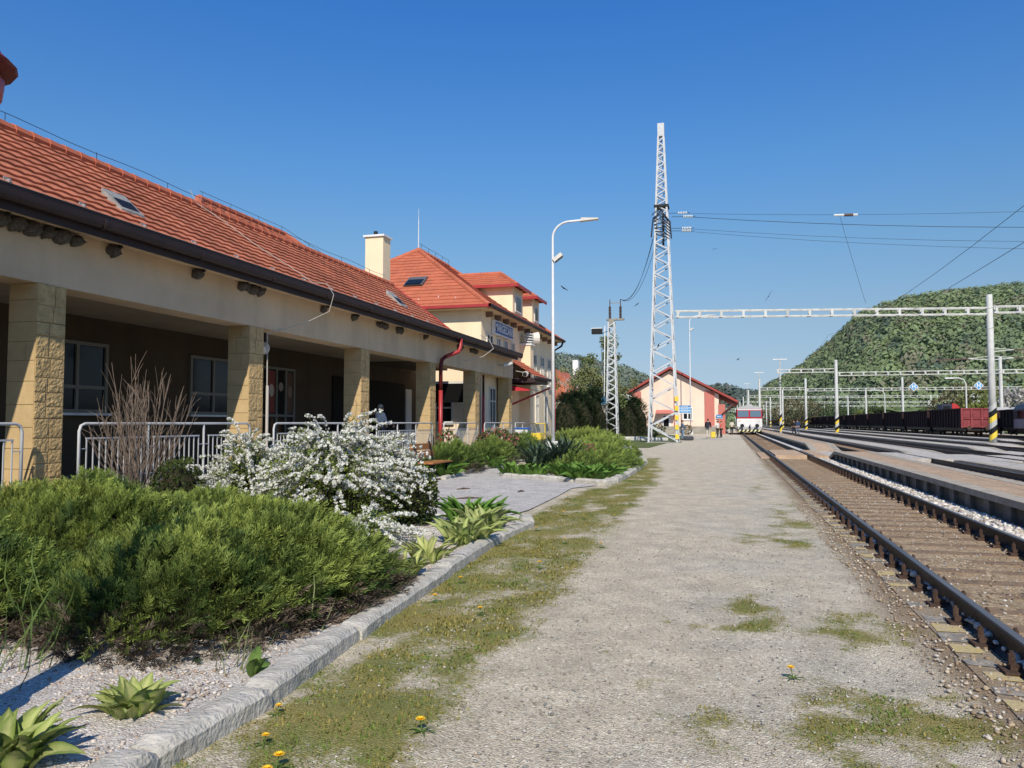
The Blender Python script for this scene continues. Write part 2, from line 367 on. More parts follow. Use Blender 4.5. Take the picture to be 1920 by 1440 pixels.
# planting bed by the building, grey path, island bed
def outline(pts, n=1):
    return pts
BED1 = [(-9.3,-3), (-2.35,-3), (-2.52,2.9), (-2.50,3.7), (-2.62,5.0), (-2.78,7.3), (-2.92,9.6), (-2.9,11.2), (-3.05,11.6), (-3.6,11.75), (-4.4,11.6), (-9.3,11.9)]
def bedgrid(name, pts, z, m, amp=.03):
    from mathutils.geometry import tessellate_polygon
    bm = bmesh.new(); vs = [bm.verts.new((x, y, z)) for x, y in pts]; bm.faces.new(vs)
    bmesh.ops.triangulate(bm, faces=bm.faces)
    for _ in range(5):
        bmesh.ops.subdivide_edges(bm, edges=[e for e in bm.edges if e.calc_length() > .3], cuts=1)
        bmesh.ops.triangulate(bm, faces=bm.faces)
    for v in bm.verts:
        if not v.is_boundary: v.co.z += amp*fbm(v.co.x*1.5, v.co.y*1.5, 2)+.01
    me = bpy.data.meshes.new(name); bm.to_mesh(me); bm.free(); me.materials.append(m)
    o = bpy.data.objects.new(name, me); COL.objects.link(o); return structure(o)
bedgrid('planting_bed_ground', BED1, .055, M_BED)
poly_sheet('gravel_path', [(-9.3,11.95), (-4.4,11.7), (-3.55,11.85), (-3.35,13.), (-3.4,15.5), (-3.5,17.6), (-3.05,18.6), (-4.15,19.65), (-6.0,20.85), (-6.95,25.2), (-7.2,26.5), (-7.6,26.5), (-7.45,20.5), (-7.3,19.2), (-9.3,18.9)], .019, M_PATH)
BED2 = [(-4.15,19.75), (-2.98,18.9), (-2.75,19.6), (-2.85,24), (-3.05,28.8), (-3.6,33), (-4.6,38), (-6.6,39), (-7.2,34), (-6.6,26), (-6.05,20.95)]
BED3 = [(-7.35,19.3), (-7.5,21.5), (-7.8,26.4), (-7.6,33), (-8,38), (-9.3,38), (-9.3,19.0)]
bedgrid('planting_bed_ground', BED2, .05, M_BED); bedgrid('planting_bed_ground', BED3, .05, M_BED)
# turf beyond the station garden
structure(MB().quad((-30,46,.016), (-4.6,47,.016), (-4.3,63,.016), (-3.4,74,.016), (-4.5,88,.016), (-9,104,.016), (-30,104,.016)).build('lawn', M_GRASS))
poly_sheet('lawn', [(-60,38), (-9.35,46.2), (-30,46), (-30,106), (-14,106), (-14,190), (-60,190)], .012, M_GRASS)
def track_fill():
    xs = np.linspace(1.83, 3.13, 16); ys = np.concatenate([np.linspace(1, 30, 330), np.linspace(30.5, 320, 120)]); X, Y = np.meshgrid(xs, ys)
    Z = np.array([-.004+.03*fbm(x*2.2, y*1.1, 7)+.018*fbm(x*7, y*7, 3) for x, y in zip(X.ravel(), Y.ravel())]); nx = len(xs); i = np.arange((nx-1)*(len(ys)-1)); a = (i//(nx-1))*nx+i % (nx-1)
    return np_mesh('track_fill', np.stack([X.ravel(), Y.ravel(), Z], 1), np.stack([a, a+1, a+1+nx, a+nx], 1), M_SAND, smooth=True)
# yard: lower ballast field right of the first track
structure(MB().box(1.70, 4.2, -14, 320, -.35, -.055).build('track_bed', M_BAL))
structure(MB().prism([(3.30, -.3), (3.30, -.02), (3.6, .045), (3.93, .06), (3.93, -.3)], 'y', -14, 320).build('ballast_shoulder', M_BALW))
structure(track_fill())
sheet('yard_ballast', 4.2, 70, -14, 700, -.14, M_BAL)
sheet('far_meadow', -300, 700, 190, 1400, -.34, M_FIELD)

# kerbs: rough granite stones end to end
def kerb(pts, m, w=.17, h=.10, stone=.95, name='kerb', z0=-.02, rough=.012):
    b = MB(); P = [Vector((*p, 0)) for p in pts]; seg = []
    for a, c in zip(P[:-1], P[1:]):
        n = max(1, round((c-a).length/stone))
        for k in range(n): seg.append((a.lerp(c, k/n), a.lerp(c, (k+1)/n)))
    for a, c in seg:
        d = (c-a).normalized(); s = Vector((d.y, -d.x, 0)); L = (c-a).length; n = max(3, int(L/.07)); rings = []
        o = len(b.v); hh = h*R(.85, 1.15); off = R(-.012, .012)
        prof = [(-w/2, z0), (-w/2, hh*.75), (-w*.36, hh*.96), (0, hh), (w*.36, hh*.95), (w/2, hh*.7), (w/2, z0)]
        for i in range(n+1):
            t = i/n; e = .8+.2*min(1, min(t, 1-t)*L/.02)
            p = a+d*(.006+t*(L-.012))
            for q, (u, z) in enumerate(prof):
                k = (e if z > 0 else 1); jx = rough*fbm(p.x*9+q, p.y*9, q); jz = rough*1.2*fbm(p.x*8, p.y*8, q+20)
                b.v.append(tuple(p+s*(u*(.75+.25*k)+off+jx)+Vector((0, 0, z*k+(jz if z > 0 else 0)))))
        m_ = len(prof)
        for i in range(n):
            for q in range(m_-1): b.f.append((o+i*m_+q, o+i*m_+q+1, o+(i+1)*m_+q+1, o+(i+1)*m_+q))
        b.f.append(tuple(o+q for q in range(m_))); b.f.append(tuple(o+n*m_+q for q in range(m_)))
    return structure(b.build(name, m, smooth=False))
kerb([(-2.33,-2), (-2.50,2.9), (-2.47,3.72), (-2.60,5.0), (-2.77,7.3), (-2.90,9.6), (-2.86,11.1), (-3.03,11.6)], M['granite'], w=.2, h=.125, stone=2.3, rough=.02)
kerb([(-3.03,11.66), (-3.6,11.78), (-4.4,11.65), (-6.2,11.8)], mat('whitewashed_kerb', (.62,.61,.58), .9, c2=(.36,.34,.30), vs=6, bump=.6, bs=40), w=.14, h=.09, stone=.8)
WK = MATS['whitewashed_kerb']
kerb([(-6.05,20.9), (-4.15,19.7), (-3.75,19.35)], WK, w=.2, h=.13, stone=.9)
kerb([(-3.7,19.3), (-3.0,18.82), (-2.78,19.4), (-2.8,24), (-3.0,28.8), (-3.6,33)], M['granite'], w=.22, h=.15, stone=.8)
kerb([(-7.32,19.35), (-7.48,21.5), (-7.78,26.4)], M['granite'], w=.16, h=.12, stone=.8)
kerb([(-8.9,66.2), (-4.9,66.2)], WK, w=.5, h=.3, stone=2)

# loose stones and turf tufts in the near ground
def ico():
    bm = bmesh.new(); bmesh.ops.create_icosphere(bm, subdivisions=1, radius=1); v = np.array([q.co[:] for q in bm.verts]); f = np.array([[w.index for w in q.verts] for q in bm.faces]); bm.free(); return v, f
ICO = ico()
M_STONE = mat('loose_stone', (.4,.4,.4), .95, attr='Col', var=.2, vs=60)
def stones(name, gen, n, smin, smax, pal, z=0.):
    P = np.array([gen() for _ in range(n)]); s = smin+(smax-smin)*rng.random(n)**2.2
    P[:, 2] = z+s*.25
    D = rng.normal(size=(n, 3)); S = np.stack([s*rng.uniform(.8,1.3,n), s*rng.uniform(.8,1.3,n), s*rng.uniform(.5,.8,n)], 1); D[:, 2] *= .2
    V, F = inst(ICO[0]*np.array([1,1,1]), ICO[1], P, D, S); V += rng.normal(size=V.shape)*.12*np.repeat(s, len(ICO[0]))[:, None]
    pal = np.array(pal); c = pal[rng.integers(0, len(pal), n)]*rng.uniform(.7, 1.2, (n, 1))
    return tag(np_mesh(name, V, F, M_STONE, col=np.repeat(c, len(ICO[0]), 0)), kind='stuff')
def g_near():
    y = 1.6+9*random.random()**1.8; return (R(-2.2, 1.6), y, 0)
stones('gravel', lambda: (R(1.15, 1.78), 2+14*random.random()**1.5, 0), 3200, .005, .018, [(.36,.28,.19), (.44,.37,.28), (.30,.22,.14), (.48,.44,.38)], z=.012)
stones('gravel', g_near, 6500, .003, .011, [(.42,.40,.37), (.30,.29,.27), (.26,.24,.21), (.50,.47,.42), (.40,.34,.27)], z=.006)
def g_bed():
    while True:
        x, y = R(-4.6, -2.65), 2+9.5*random.random()**1.5
        if x < np.interp(y, [0,2.9,5,7.3,9.6,11.5], [-2.45,-2.62,-2.72,-2.88,-3.02,-3.0]): return (x, y, 0)
stones('gravel', g_bed, 9000, .004, .015, [(.54,.47,.40), (.58,.52,.45), (.45,.36,.29), (.36,.27,.2), (.56,.52,.47)], z=.062)
stones('gravel', lambda: (R(3.3,3.93) if R(0,1)<.8 else R(1.7,1.79), R(4,34), 0), 4500, .02, .05, [(.60,.56,.51), (.52,.49,.44), (.68,.65,.61), (.36,.31,.26)], z=.05)
stones('gravel', lambda: (R(1.86,3.1), R(3,20), 0), 2400, .004, .016, [(.34,.25,.16), (.42,.34,.25), (.5,.47,.43), (.2,.14,.09)], z=.045)

# moss and short grass, only where the moss mask says so
BLADE = np.array([(-.10,0,0), (.10,0,0), (.07,.55,.10), (-.07,.55,.10), (0,1,.32)]); BLF = np.array([(0,1,2), (0,2,3), (3,2,4)])
pts = []; hs_ = []
while len(pts) < 60000:
    x = R(-3.2, 1.5); y = 1.9+25*random.random()**2.1; mm = moss(x, y)
    if mm > .35 and R(.2, 1.1) < mm and fbm(x*6, y*6, 8) > -.12:
        pts.append((x, y, .004)); hs_.append((.5+mm)*(1 if x < -.9 else .8))
pts = np.array(pts); n = len(pts); hs_ = np.array(hs_)
D = np.stack([rng.normal(size=n), rng.normal(size=n), rng.uniform(.15, .9, n)], 1)
s = hs_*rng.uniform(.010, .028, n)
V, F = inst(BLADE*np.array([2.2,1,1]), BLF, pts, D, s)
k = rng.random(n)[:, None]; gn = np.array([fbm(p[0]*1.1, p[1]*.8, 6) for p in pts])[:, None]
c = np.where((gn+.5*(k-.5)) > .02, np.array([[.155,.215,.045]]), np.array([[.29,.245,.065]]))*rng.uniform(.65, 1.3, (n, 1))
tag(np_mesh('grass', V, F, M['leaf'], col=np.repeat(c, 5, 0)), kind='stuff')
# ------------------------------------------------------------------ railway tracks
CROSS = (34.2, 40.8)
def rail_prof(xc, zt, s=1):
    return [(xc-.062, zt-.172), (xc+.062, zt-.172), (xc+.062, zt-.158), (xc+.012, zt-.135), (xc+.010, zt-.045), (xc+.036, zt-.035), (xc+.036, zt-.004), (xc+.03, zt),
            (xc-.03, zt), (xc-.036, zt-.004), (xc-.036, zt-.035), (xc-.010, zt-.045), (xc-.012, zt-.135), (xc-.062, zt-.158)]
def track(xc, zt, y0, y1, label, detail=False, y_s=-3, n_s=100):
    t = thing('railway_track', label, 'railway track', (xc, max(y0, 0), zt-.18))
    for s in (-1, 1):
        x = xc+s*.7535
        r = MB().prism(rail_prof(x, zt), 'y', y0, y1).build('rail', M['rail'], t)
        MB().quad((x-.026, y0, zt+.002), (x+.026, y0, zt+.002), (x+.026, y1, zt+.002), (x-.026, y1, zt+.002)).build('running_surface', M['railtop'], r)
    sl = None
    zb = zt-.172
    step = .60
    for k in range(n_s):
        y = y_s+k*step
        if CROSS[0] < y < CROSS[1]: continue
        if sl is None or detail and k % 1 == 0 and k < 3:
            b = MB(); b.box(xc-1.12 if detail else xc-1.25, xc+1.25, y-.13, y+.13, zb-.16, zb-.004)
            sl = b.build('sleeper', M['sleeper'], t, bevel=.012); ysl = y; first = sl
        else:
            c = first.copy(); COL.objects.link(c); c.parent = t; c.location.y = y-ysl; c.rotation_euler.z = R(-.012, .012) if detail else 0
    far = MB()
    y = y_s+n_s*step
    while y < min(y1, 190): far.box(xc-1.25, xc+1.25, y-.13, y+.13, zb-.16, zb-.004); y += step
    if far.v: tag(far.build('sleeper', M['sleeper'], t), kind='stuff')
    if detail:
        def clip(x, y, s):
            b = MB(); b.box(x+s*.045, x+s*.16, y-.075, y+.075, zb-.003, zb+.028); b.box(x+s*.035, x+s*.12, y-.028, y+.028, zb+.03, zb+.062)
            b.cyl(x+s*.105, y, zb+.06, zb+.125, .021, n=6); b.cyl(x+s*.105, y, zb+.125, zb+.14, .012, n=6); return b
        cnt = 0
        for k in range(13, 38):
            y = y_s+k*step
            for xr in (xc-.7535, xc+.7535):
                for s in (-1, 1):
                    if CROSS[0] < y < CROSS[1]: continue
                    o = clip(xr, y, s).build('rail_clip', M['rust'], t); cnt += 1
        rest = MB()
        for k in range(38, 62):
            y = y_s+k*step
            if CROSS[0] < y < CROSS[1]: continue
            for xr in (xc-.7535, xc+.7535):
                q = clip(xr, y, -1); rest.add(q.v, q.f)
        tag(rest.build('rail_clip', M['rust'], t), kind='stuff')
    return t
track(2.49, .18, -8, 320, 'nearest railway track with brown sandy filling, running beside the gravel platform', True, y_s=-3, n_s=80)
track(7.05, .10, -8, 320, 'railway track between the brown island platform and the first grey island platform', y_s=16, n_s=70)
track(11.8, .06, -8, 400, 'railway track between the first and the second grey island platforms', y_s=24, n_s=60)
track(15.9,   .04, -8, 400, 'railway track between the second grey island platform and the one with the striped mast', y_s=34, n_s=60)
track(20.6,   .04, -8, 500, 'railway track just beyond the island platform with the striped mast', y_s=48, n_s=50)
track(25.8,   .04, -8, 800, 'railway track carrying the long row of dark open wagons', y_s=60, n_s=50)
track(29.9,   .04, -8, 800, 'railway track carrying the grey passenger coach at the right edge', y_s=70, n_s=40)

# level crossing boards between the island platforms
structure(MB().box(3.38, 3.95, *CROSS, -.05, .165).box(1.87, 3.11, *CROSS, -.05, .168)  .box(1.3, 1.72, CROSS[0]+.3, CROSS[1]-.3, 0, .05).build('level_crossing', M_PAVE))
structure(MB().box(3.95, 6.2, *CROSS, -.05, .10).box(6.36, 7.74, *CROSS, -.2, .088).box(7.9, 8.5, *CROSS, -.2, .085).box(8.5, 10.95, *CROSS, -.2, .03).box(11.12, 12.48, *CROSS, -.2, .008).box(12.64, 13.1, *CROSS, -.2, 0).box(13.1, 25, 42.5, 49, -.2, -.06).build('level_crossing', M_PAVEG))

# island platforms: precast concrete edge blocks, ramps down to the crossing
M_EDGE = mat('dark_edge_block', (.13,.12,.10), .95, c2=(.20,.18,.145), vs=2.5, bump=.6, bs=30, grime=.4)
M_EDGET = mat('edge_slab', (.44,.40,.33), .95, c2=(.30,.26,.20), vs=3, bump=.5, bs=30)
def island(x0, x1, z, zg, zc, spans, top, detail):
    for y0, y1, r0, r1 in spans:       # r0/r1: ramp length at each end
        prof = [(y0, zc if r0 else z), (y0+r0, z), (y1-r1, z), (y1, zc if r1 else z)] if True else None
        prof = [p for i, p in enumerate(prof) if i == 0 or p != prof[i-1]]
        b = MB(); e = MB(); t = MB(); kk = MB()
        b.prism([(y, zz-.055) for y, zz in prof]+[(prof[-1][0], zg-.05), (prof[0][0], zg-.05)], 'x', x0+.10, x1-.10)
        structure(b.build('platform_wall', M_EDGE))
        t.prism([(y, zz) for y, zz in prof]+[(y, zz-.05) for y, zz in prof[::-1]], 'x', x0+.30, x1-.30)
        structure(t.build('platform_surface', top))
        for xa, xb in ((x0, x0+.298), (x1-.298, x1)):
            e.prism([(y, zz+.006) for y, zz in prof]+[(y, zz-.10) for y, zz in prof[::-1]], 'x', xa, xb)
        structure(e.build('platform_edge', M_EDGET))
        if detail:
            y = y0+r0
            while y < min(y1-r1, 60):
                kk.box(x0+.03, x0+.11, y, y+.30, zg-.05, z-.10); y += 1.0
                e2 = 0
            structure(kk.build('platform_wall', mat('edge_block_pier', (.13,.12,.10), .95, c2=(.22,.2,.17), vs=3, bump=.6, bs=30)))
island(3.95, 5.35, .40, -.06, .11, [(-6, 34.2, 0, 1.6), (41.2, 150, 3.2, 0)], M_PAVE, True)
island(8.55, 10.2, .07, -.15, -.02, [(-6, 35.4, 0, 2.2), (42, 160, 2.6, 0)], M_PAVEG, True)
island(13.2, 14.6, .10, -.15, -.08, [(-6, 42.5, 0, 2.4), (47.5, 180, 2.6, 0)], M_PAVEG, True)
island(17.7, 19.4, .02, -.15, -.08, [(-6, 55, 0, 2.4), (60, 200, 2.6, 0)], M_PAVEG, False)
island(21.9, 23.4, .10, -.15, -.08, [(20, 66, 0, 2.4), (72, 200, 2.6, 0)], M_PAVEG, False)
# ------------------------------------------------------------------ helpers for roofs and windows
def tiled(b, A, B, C, D, expo=.25, wave=.32, amp=.018, lip=.036, res=.068, skip=None):
    """courses of interlocking tiles on the quad A-B (eave) D-C (ridge); b: MB"""
    A, B, C, D = map(Vector, (A, B, C, D)); H = ((D+C)/2-(A+B)/2).length; n = max(1, round(H/expo)); e = (B-A).normalized()
    nrm = e.cross(((D+C)/2-(A+B)/2).normalized()).normalized()
    if nrm.z < 0: nrm = -nrm
    for i in range(n):
        t0, t1 = i/n, (i+1)/n
        a0, b0, a1, b1 = A.lerp(D, t0), B.lerp(C, t0), A.lerp(D, t1), B.lerp(C, t1)
        L = max((b0-a0).length, (b1-a1).length); m = max(1, int(L/res)); vs = []; jig = R(-.004, .004)
        for r, (p, q) in enumerate(((a0, b0), (a0, b0), (a1, b1))):
            for k in range(m+1):
                x = p.lerp(q, k/m); u = (x-A).dot(e); w = amp*(abs(sin(pi*u/wave))-.5) if amp else 0
                sag = .006*fbm(u*.9, i*.7, 3)
                lift = (-.012, lip+w+jig+sag, .004+w*.9)[r]
                vs.append(x+nrm*lift-(0 if r == 2 else 1)*(0.0)*nrm)
        fs = []
        for r in range(2):
            for k in range(m): o = r*(m+1)+k; fs.append((o, o+1, o+m+2, o+m+1))
        b.add(vs, fs)
    return b
def ridge_caps(b, p, q, r=.11, step=.33):
    p = Vector(p); q = Vector(q); n = max(1, int((q-p).length/step)); d = (q-p).normalized()
    for i in range(n):
        a = p+(q-p)*(i/n)-d*.02; c = p+(q-p)*((i+1)/n)+d*.03
        b.tube([a, c], [r*1.1, r*.92], 8)
    return b
def window(parent, axis, plane, c, z0, w, h, out, cols=2, rows=((.62,),), dark=None, fr=.07, deep=.06, sill=True, mf=None, label=None):
    """framed window in a wall plane. axis 'x': plane X=const facing out*(+X), centre along Y; axis 'y': plane Y=const"""
    def bx(b, u0, u1, d0, d1, za, zb):
        d0, d1 = sorted((plane+out*d0, plane+out*d1))
        if axis == 'x': b.box(d0, d1, c+u0, c+u1, za, zb)
        else: b.box(c+u0, c+u1, d0, d1, za, zb)
    b = MB(); hw = w/2
    bx(b, -hw, -hw+fr, .0, deep, z0, z0+h); bx(b, hw-fr, hw, .0, deep, z0, z0+h)
    bx(b, -hw+fr, hw-fr, .0, deep, z0, z0+fr); bx(b, -hw+fr, hw-fr, .0, deep, z0+h-fr, z0+h)
    for k in range(1, cols):
        u = -hw+w*k/cols; bx(b, u-fr*.5, u+fr*.5, .0, deep-.004, z0+fr, z0+h-fr)
    for t in rows[0]:
        for k in range(cols):
            u0 = -hw+w*k/cols+(fr if k == 0 else fr*.5); u1 = -hw+w*(k+1)/cols-(fr if k == cols-1 else fr*.5)
            bx(b, u0, u1, 0, deep-.008, z0+h*t-fr*.5, z0+h*t+fr*.5)
    f = b.build('window', mf or M['frame'], parent)
    g = MB(); bx(g, -hw+fr*.5, hw-fr*.5, .004, .018, z0+fr*.5, z0+h-fr*.5); g.build('pane', dark or M['glass'], f)
    if sill:
        s = MB(); bx(s, -hw-.05, hw+.05, .0, .14, z0-.05, z0-.003); s.build('sill', M['white'], f)
    if label: f['label'] = label
    return f

# ------------------------------------------------------------------ low porch wing
XF = -9.35; XB = -12.4; ZFL = .5; ZB = 3.5; ZT = 4.40; Y0 = -16.0; YE = 24.75; YG = 33.2
wing = thing('station_building', 'long low station wing with stone columned porch, brown gutter and red tile roof', 'station building', (-11, 4, 0))
w = MB()
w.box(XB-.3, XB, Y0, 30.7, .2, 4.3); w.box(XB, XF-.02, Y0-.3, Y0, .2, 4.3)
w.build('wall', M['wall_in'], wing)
MB().box(XB, XF-.5, Y0, YE, ZT-.75, ZT-.6).build('ceiling', mat('porch_ceiling', (.36,.29,.20), .95, var=.15, vs=1), wing)
MB().box(XB, XF+.12, Y0, 44, 0., ZFL).build('porch_floor', M['concrete'], wing)
# beam and cream soffit
b = MB(); b.box(XF-.52, XF, Y0, YG+.4, ZB, ZT); b.build('beam', M['wall'], wing)
b = MB(); b.prism([(XF+.003, ZT-.06), (-8.96, ZT-.09), (-8.96, ZT+.1), (XF-.5, ZT+.35), (XF-.5, ZT+.003), (XF+.003, ZT+.003)], 'y', Y0, YG-.1); b.build('soffit', M['wall'], wing)
# lit stub wall at the roof end, flat dark panel painting the passage's shade in bay 3
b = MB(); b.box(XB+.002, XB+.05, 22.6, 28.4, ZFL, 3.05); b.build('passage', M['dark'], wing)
MB().box(XB+.06, -10.9, YE+.05, 29.3, 3.62, 3.8).build('passage_shade_slab', M['wall_in'], wing)  # slab added to shade the passage wall
b = MB(); b.box(XB+.002, XB+.08, 28.45, 29.0, ZFL, 2.85); b.build('door', M['frame'], wing)
b = MB(); b.prism([(-8.98, ZT+.05), (-11.32, ZT+1.78), (-13.65, ZT+.05)], 'y', YE-.25, YE-.02); b.build('gable_wall', M['wall_pale'], wing)
# the columns: core + random ashlar on the track side, plain courses on the narrow side
def column_mesh(seed):
    random.seed(seed); core = MB(); rough = MB()
    x0, x1, h = -.5, 0., ZB-.25
    core.box(x0+.012, x1-.012, -.5+.012, -.012, 0, h+.002)
    # blocks on +X face: u along Y (-.5..0), v up
    def cut(u0, u1, v0, v1, d):
        wv, hv = u1-u0, v1-v0
        if d > 0 and (wv > .33 or hv > .36):
            if hv > wv*R(.7, 1.3) and hv > .2: t = v0+hv*R(.35, .65); cut(u0, u1, v0, t, d-1); cut(u0, u1, t, v1, d-1)
            elif wv > .2: t = u0+wv*R(.36, .64); cut(u0, t, v0, v1, d-1); cut(t, u1, v0, v1, d-1)
            else: blk(u0, u1, v0, v1)
        else: blk(u0, u1, v0, v1)
    def blk(u0, u1, v0, v1):
        g = .007; n = 8; m = 8; o = []
        dep = R(.006, .012); vs = []; fs = []
        for j in range(m+1):
            for i in range(n+1):
                u = u0+g+(u1-u0-2*g)*i/n; v = v0+g+(v1-v0-2*g)*j/m; ed = i in (0, n) or j in (0, m)
                vs.append((x1+(dep*.55 if ed else dep+.016*fbm(u*22+seed*3.1, v*22, seed*1.7)), u, v))
        for j in range(m):
            for i in range(n): a = j*(n+1)+i; fs.append((a, a+1, a+n+2, a+n+1))
        k = len(vs); vs += [(x1-.02, u0+g, v0+g), (x1-.02, u1-g, v0+g), (x1-.02, u1-g, v1-g), (x1-.02, u0+g, v1-g)]
        rough.add(vs, fs)
        c = [0, n, (m+1)*(n+1)-1, m*(n+1)]
        for q in range(4): pass
        rough.add([vs[c[0]], vs[c[1]], vs[k+1], vs[k]], [(0,1,2,3)]); rough.add([vs[c[1]], vs[c[2]], vs[k+2], vs[k+1]], [(0,1,2,3)])
        rough.add([vs[c[2]], vs[c[3]], vs[k+3], vs[k+2]], [(0,1,2,3)]); rough.add([vs[c[3]], vs[c[0]], vs[k], vs[k+3]], [(0,1,2,3)])
    cut(-.498, -.002, 0, h, 9)
    sm = MB(); v = 0
    while v < h:
        hv = min(R(.26, .34), h-v)
        if h-v-hv < .1: hv = h-v
        s = R(-.33, -.17) if R(0, 1) < .4 else None
        for a, c in ([(x0, x1-.004)] if s is None else [(x0, s), (s, x1-.004)]):
            sm.box(a+.004, c-.004, -.5+R(0, .004), -.02, v+.004, v+hv-.004)
            sm.box(a+.004, c-.004, -.02, R(-.003, .002), v+.004, v+hv-.004)
        v += hv
    return core, rough, sm
ycols = [-10.9, -5.9, -.9, 4.1, 9.11, 14.13, 19.09, 24.02, 28.7, 33.43]
protos = []
for i, y in enumerate(ycols):
    if i < 3:
        MB().box(XF-.5, XF, y-.5, y, .25, ZB).build('column', M['stone'], wing); continue
    core, rough, sm = column_mesh(30+i)
    def put(q): q.v = [(a+XF, b_+y, c+.25) for a, b_, c in q.v]; return q
    o = put(core).build('column', M['mortar'], wing)
    put(rough).build('rough_stone_facing', M['stone'], o, fix=False); put(sm).build('smooth_stone_facing', M['stone_smooth'], o)
random.seed(11)
# gutter, fascia, verge
b = MB(); b.prism([(-8.955, ZT-.13), (-8.93, ZT-.13), (-8.93, ZT+.12), (-8.955, ZT+.12)], 'y', Y0, YG-.35); b.build('fascia', M['brown'], wing)
pr = [(-8.925+.001, ZT+.145)]+[(-8.85+.075*cos(a), ZT+.06+.085*sin(a)) for a in np.linspace(pi, 2*pi, 9)]+[(-8.765, ZT+.165), (-8.79, ZT+.165), (-8.80, ZT+.09)]
b = MB(); b.prism(pr, 'y', Y0, YG); 
y = Y0+1
while y < YG: b.box(-8.93, -8.755, y, y+.035, ZT+.15, ZT+.172); y += 1.1
g_ = b.build('gutter', M['brown'], wing)
b = MB(); y = Y0+1
while y < YG-.3:
    pr2 = [(-8.85+.09*cos(a), ZT+.06+.099*sin(a)) for a in np.linspace(pi, 2*pi, 9)]; b.prism(pr2+[(-8.77, ZT+.14), (-8.92, ZT+.14)], 'y', y, y+.06); y += 2.2
b.build('joint_strap', M['brown'], g_)
MB().box(-8.80, -8.755, Y0, YG, ZT+.168, ZT+.176).build('gutter_rim', mat('worn_gutter_rim', (.24,.2,.19), .4, metal=.4, var=.3, vs=5), g_)
# flat strip of roofing behind the beam at the end of the gutter
MB().box(-9.9, -8.95, YE, YG-.2, ZT+.10, ZT+.16).build('canopy_slab', M['dullmetal'], wing)
# tile roof
EZ = ZT+.12; RX = -11.3; RZ = EZ+(11.3-8.95)*.765
b = MB(); tiled(b, (-8.95, Y0, EZ), (-8.95, YE, EZ), (RX, YE, RZ), (RX, Y0, RZ), expo=.232)
roof = b.build('roof', M['tile'], wing, fix=False)
b = MB(); b.quad((RX, Y0, RZ-.02), (RX, YE, RZ-.02), (-13.7, YE, EZ-.02), (-13.7, Y0, EZ-.02)); b.build('roof', M['tile'], wing)
b = MB(); ridge_caps(b, (RX, Y0, RZ+.01), (RX, YE, RZ+.01)); b.build('ridge_cap', M['tile2'], roof)
b = MB(); b.bar((-8.93, YE+.03, EZ-.02), (RX, YE+.03, RZ-.02), .06, .13); b.build('verge_board', M['redmetal'], roof)
# lightning conductor along the ridge and down the slope to the beam
b = MB(); b.tube([(RX, y, RZ+.24+.02*sin(y*2.1)) for y in np.arange(Y0, YE, .6)], .006, 5)
for y in np.arange(Y0+1, YE, 1.9): b.tube([(RX, y, RZ+.08), (RX, y, RZ+.25)], .006, 5)
b.build('lightning_wire', M['wire'], wing)
def slope(y, x, up=0): return (x, y, EZ+(-8.95-x)*.765+up)
b = MB(); pts = [slope(15.0-.22*k, -11.25+.235*k, .10) for k in range(10)]; pts = [(-11.3, 14.2, RZ+.3)]+[slope(14.3+.14*k, -11.2+.24*k, .10+.02*sin(k)) for k in range(10)]
pts += [(-8.80, 15.75, ZT+.30), (-8.66, 15.82, ZT+.05), (-8.70, 15.7, ZT-.35), (-9.0, 15.3, ZT-.62), (-9.30, 14.8, ZT-.85)]
b.tube(pts, .007, 6); b.build('conductor_cable', mat('pale_cable', (.45,.42,.38), .5), wing)
b = MB(); b.tube([(-9.32, 14.8, ZT-.85), (-9.32, 14.22, 3.4), (-9.30, 14.2, 2.3)], .012, 6); b.cyl(-9.29, 14.2, .3, 2.3, .03, n=8); b.build('conductor_cable', mat('pale_cable', (.45,.42,.38), .5), wing)
b = MB(); b.tube([(-8.95, 27.6, ZT+.4), (-8.76, 28.1, ZT+.28), (-8.62, 28.2, ZT-.05), (-8.85, 27.6, ZT-.4), (-9.32, 26.8, ZT-.62)], .014, 6); b.build('conductor_cable', mat('pale_cable', (.45,.42,.38), .5), wing)
# snow hooks
b = MB()
for y in np.arange(3, 24, 1.25):
    p = slope(y, -9.22, .05); b.box(p[0]-.03, p[0]+.03, y-.015, y+.015, p[2]-.04, p[2]+.0); b.box(p[0]-.045, p[0]-.03, y-.05, y+.05, p[2]-.02, p[2]+.03)
b.build('snow_guard', M['dullmetal'], roof)
# two skylights (grey glass hatches)
for (yy, xx, hh, op) in ((10.6, -9.75, .42, .06), (22.2, -9.95, .5, .1)):
    s = .765; b = MB(); A = [slope(yy-.26, xx+hh/2, .07), slope(yy+.26, xx+hh/2, .07), slope(yy+.26, xx-hh/2, .07+op), slope(yy-.26, xx-hh/2, .07+op)]
    b.add(A+[(a, b_, c-.12-(op if i > 1 else 0)) for i, (a, b_, c) in enumerate(A)], [(0,1,2,3), (0,4,5,1), (1,5,6,2), (2,6,7,3), (3,7,4,0)])
    f = b.build('skylight', mat('skylight_sheet', (.30,.29,.27), .5, var=.3, vs=6), wing)
    A2 = [slope(yy-.2, xx+hh*.38, .075), slope(yy+.2, xx+hh*.38, .075), slope(yy+.2, xx-hh*.05, .085+op*.4), slope(yy-.2, xx-hh*.05, .085+op*.4)]
    MB().quad(*[(a, b_, c+.01) for a, b_, c in A2]).build('pane', M['black'], f)
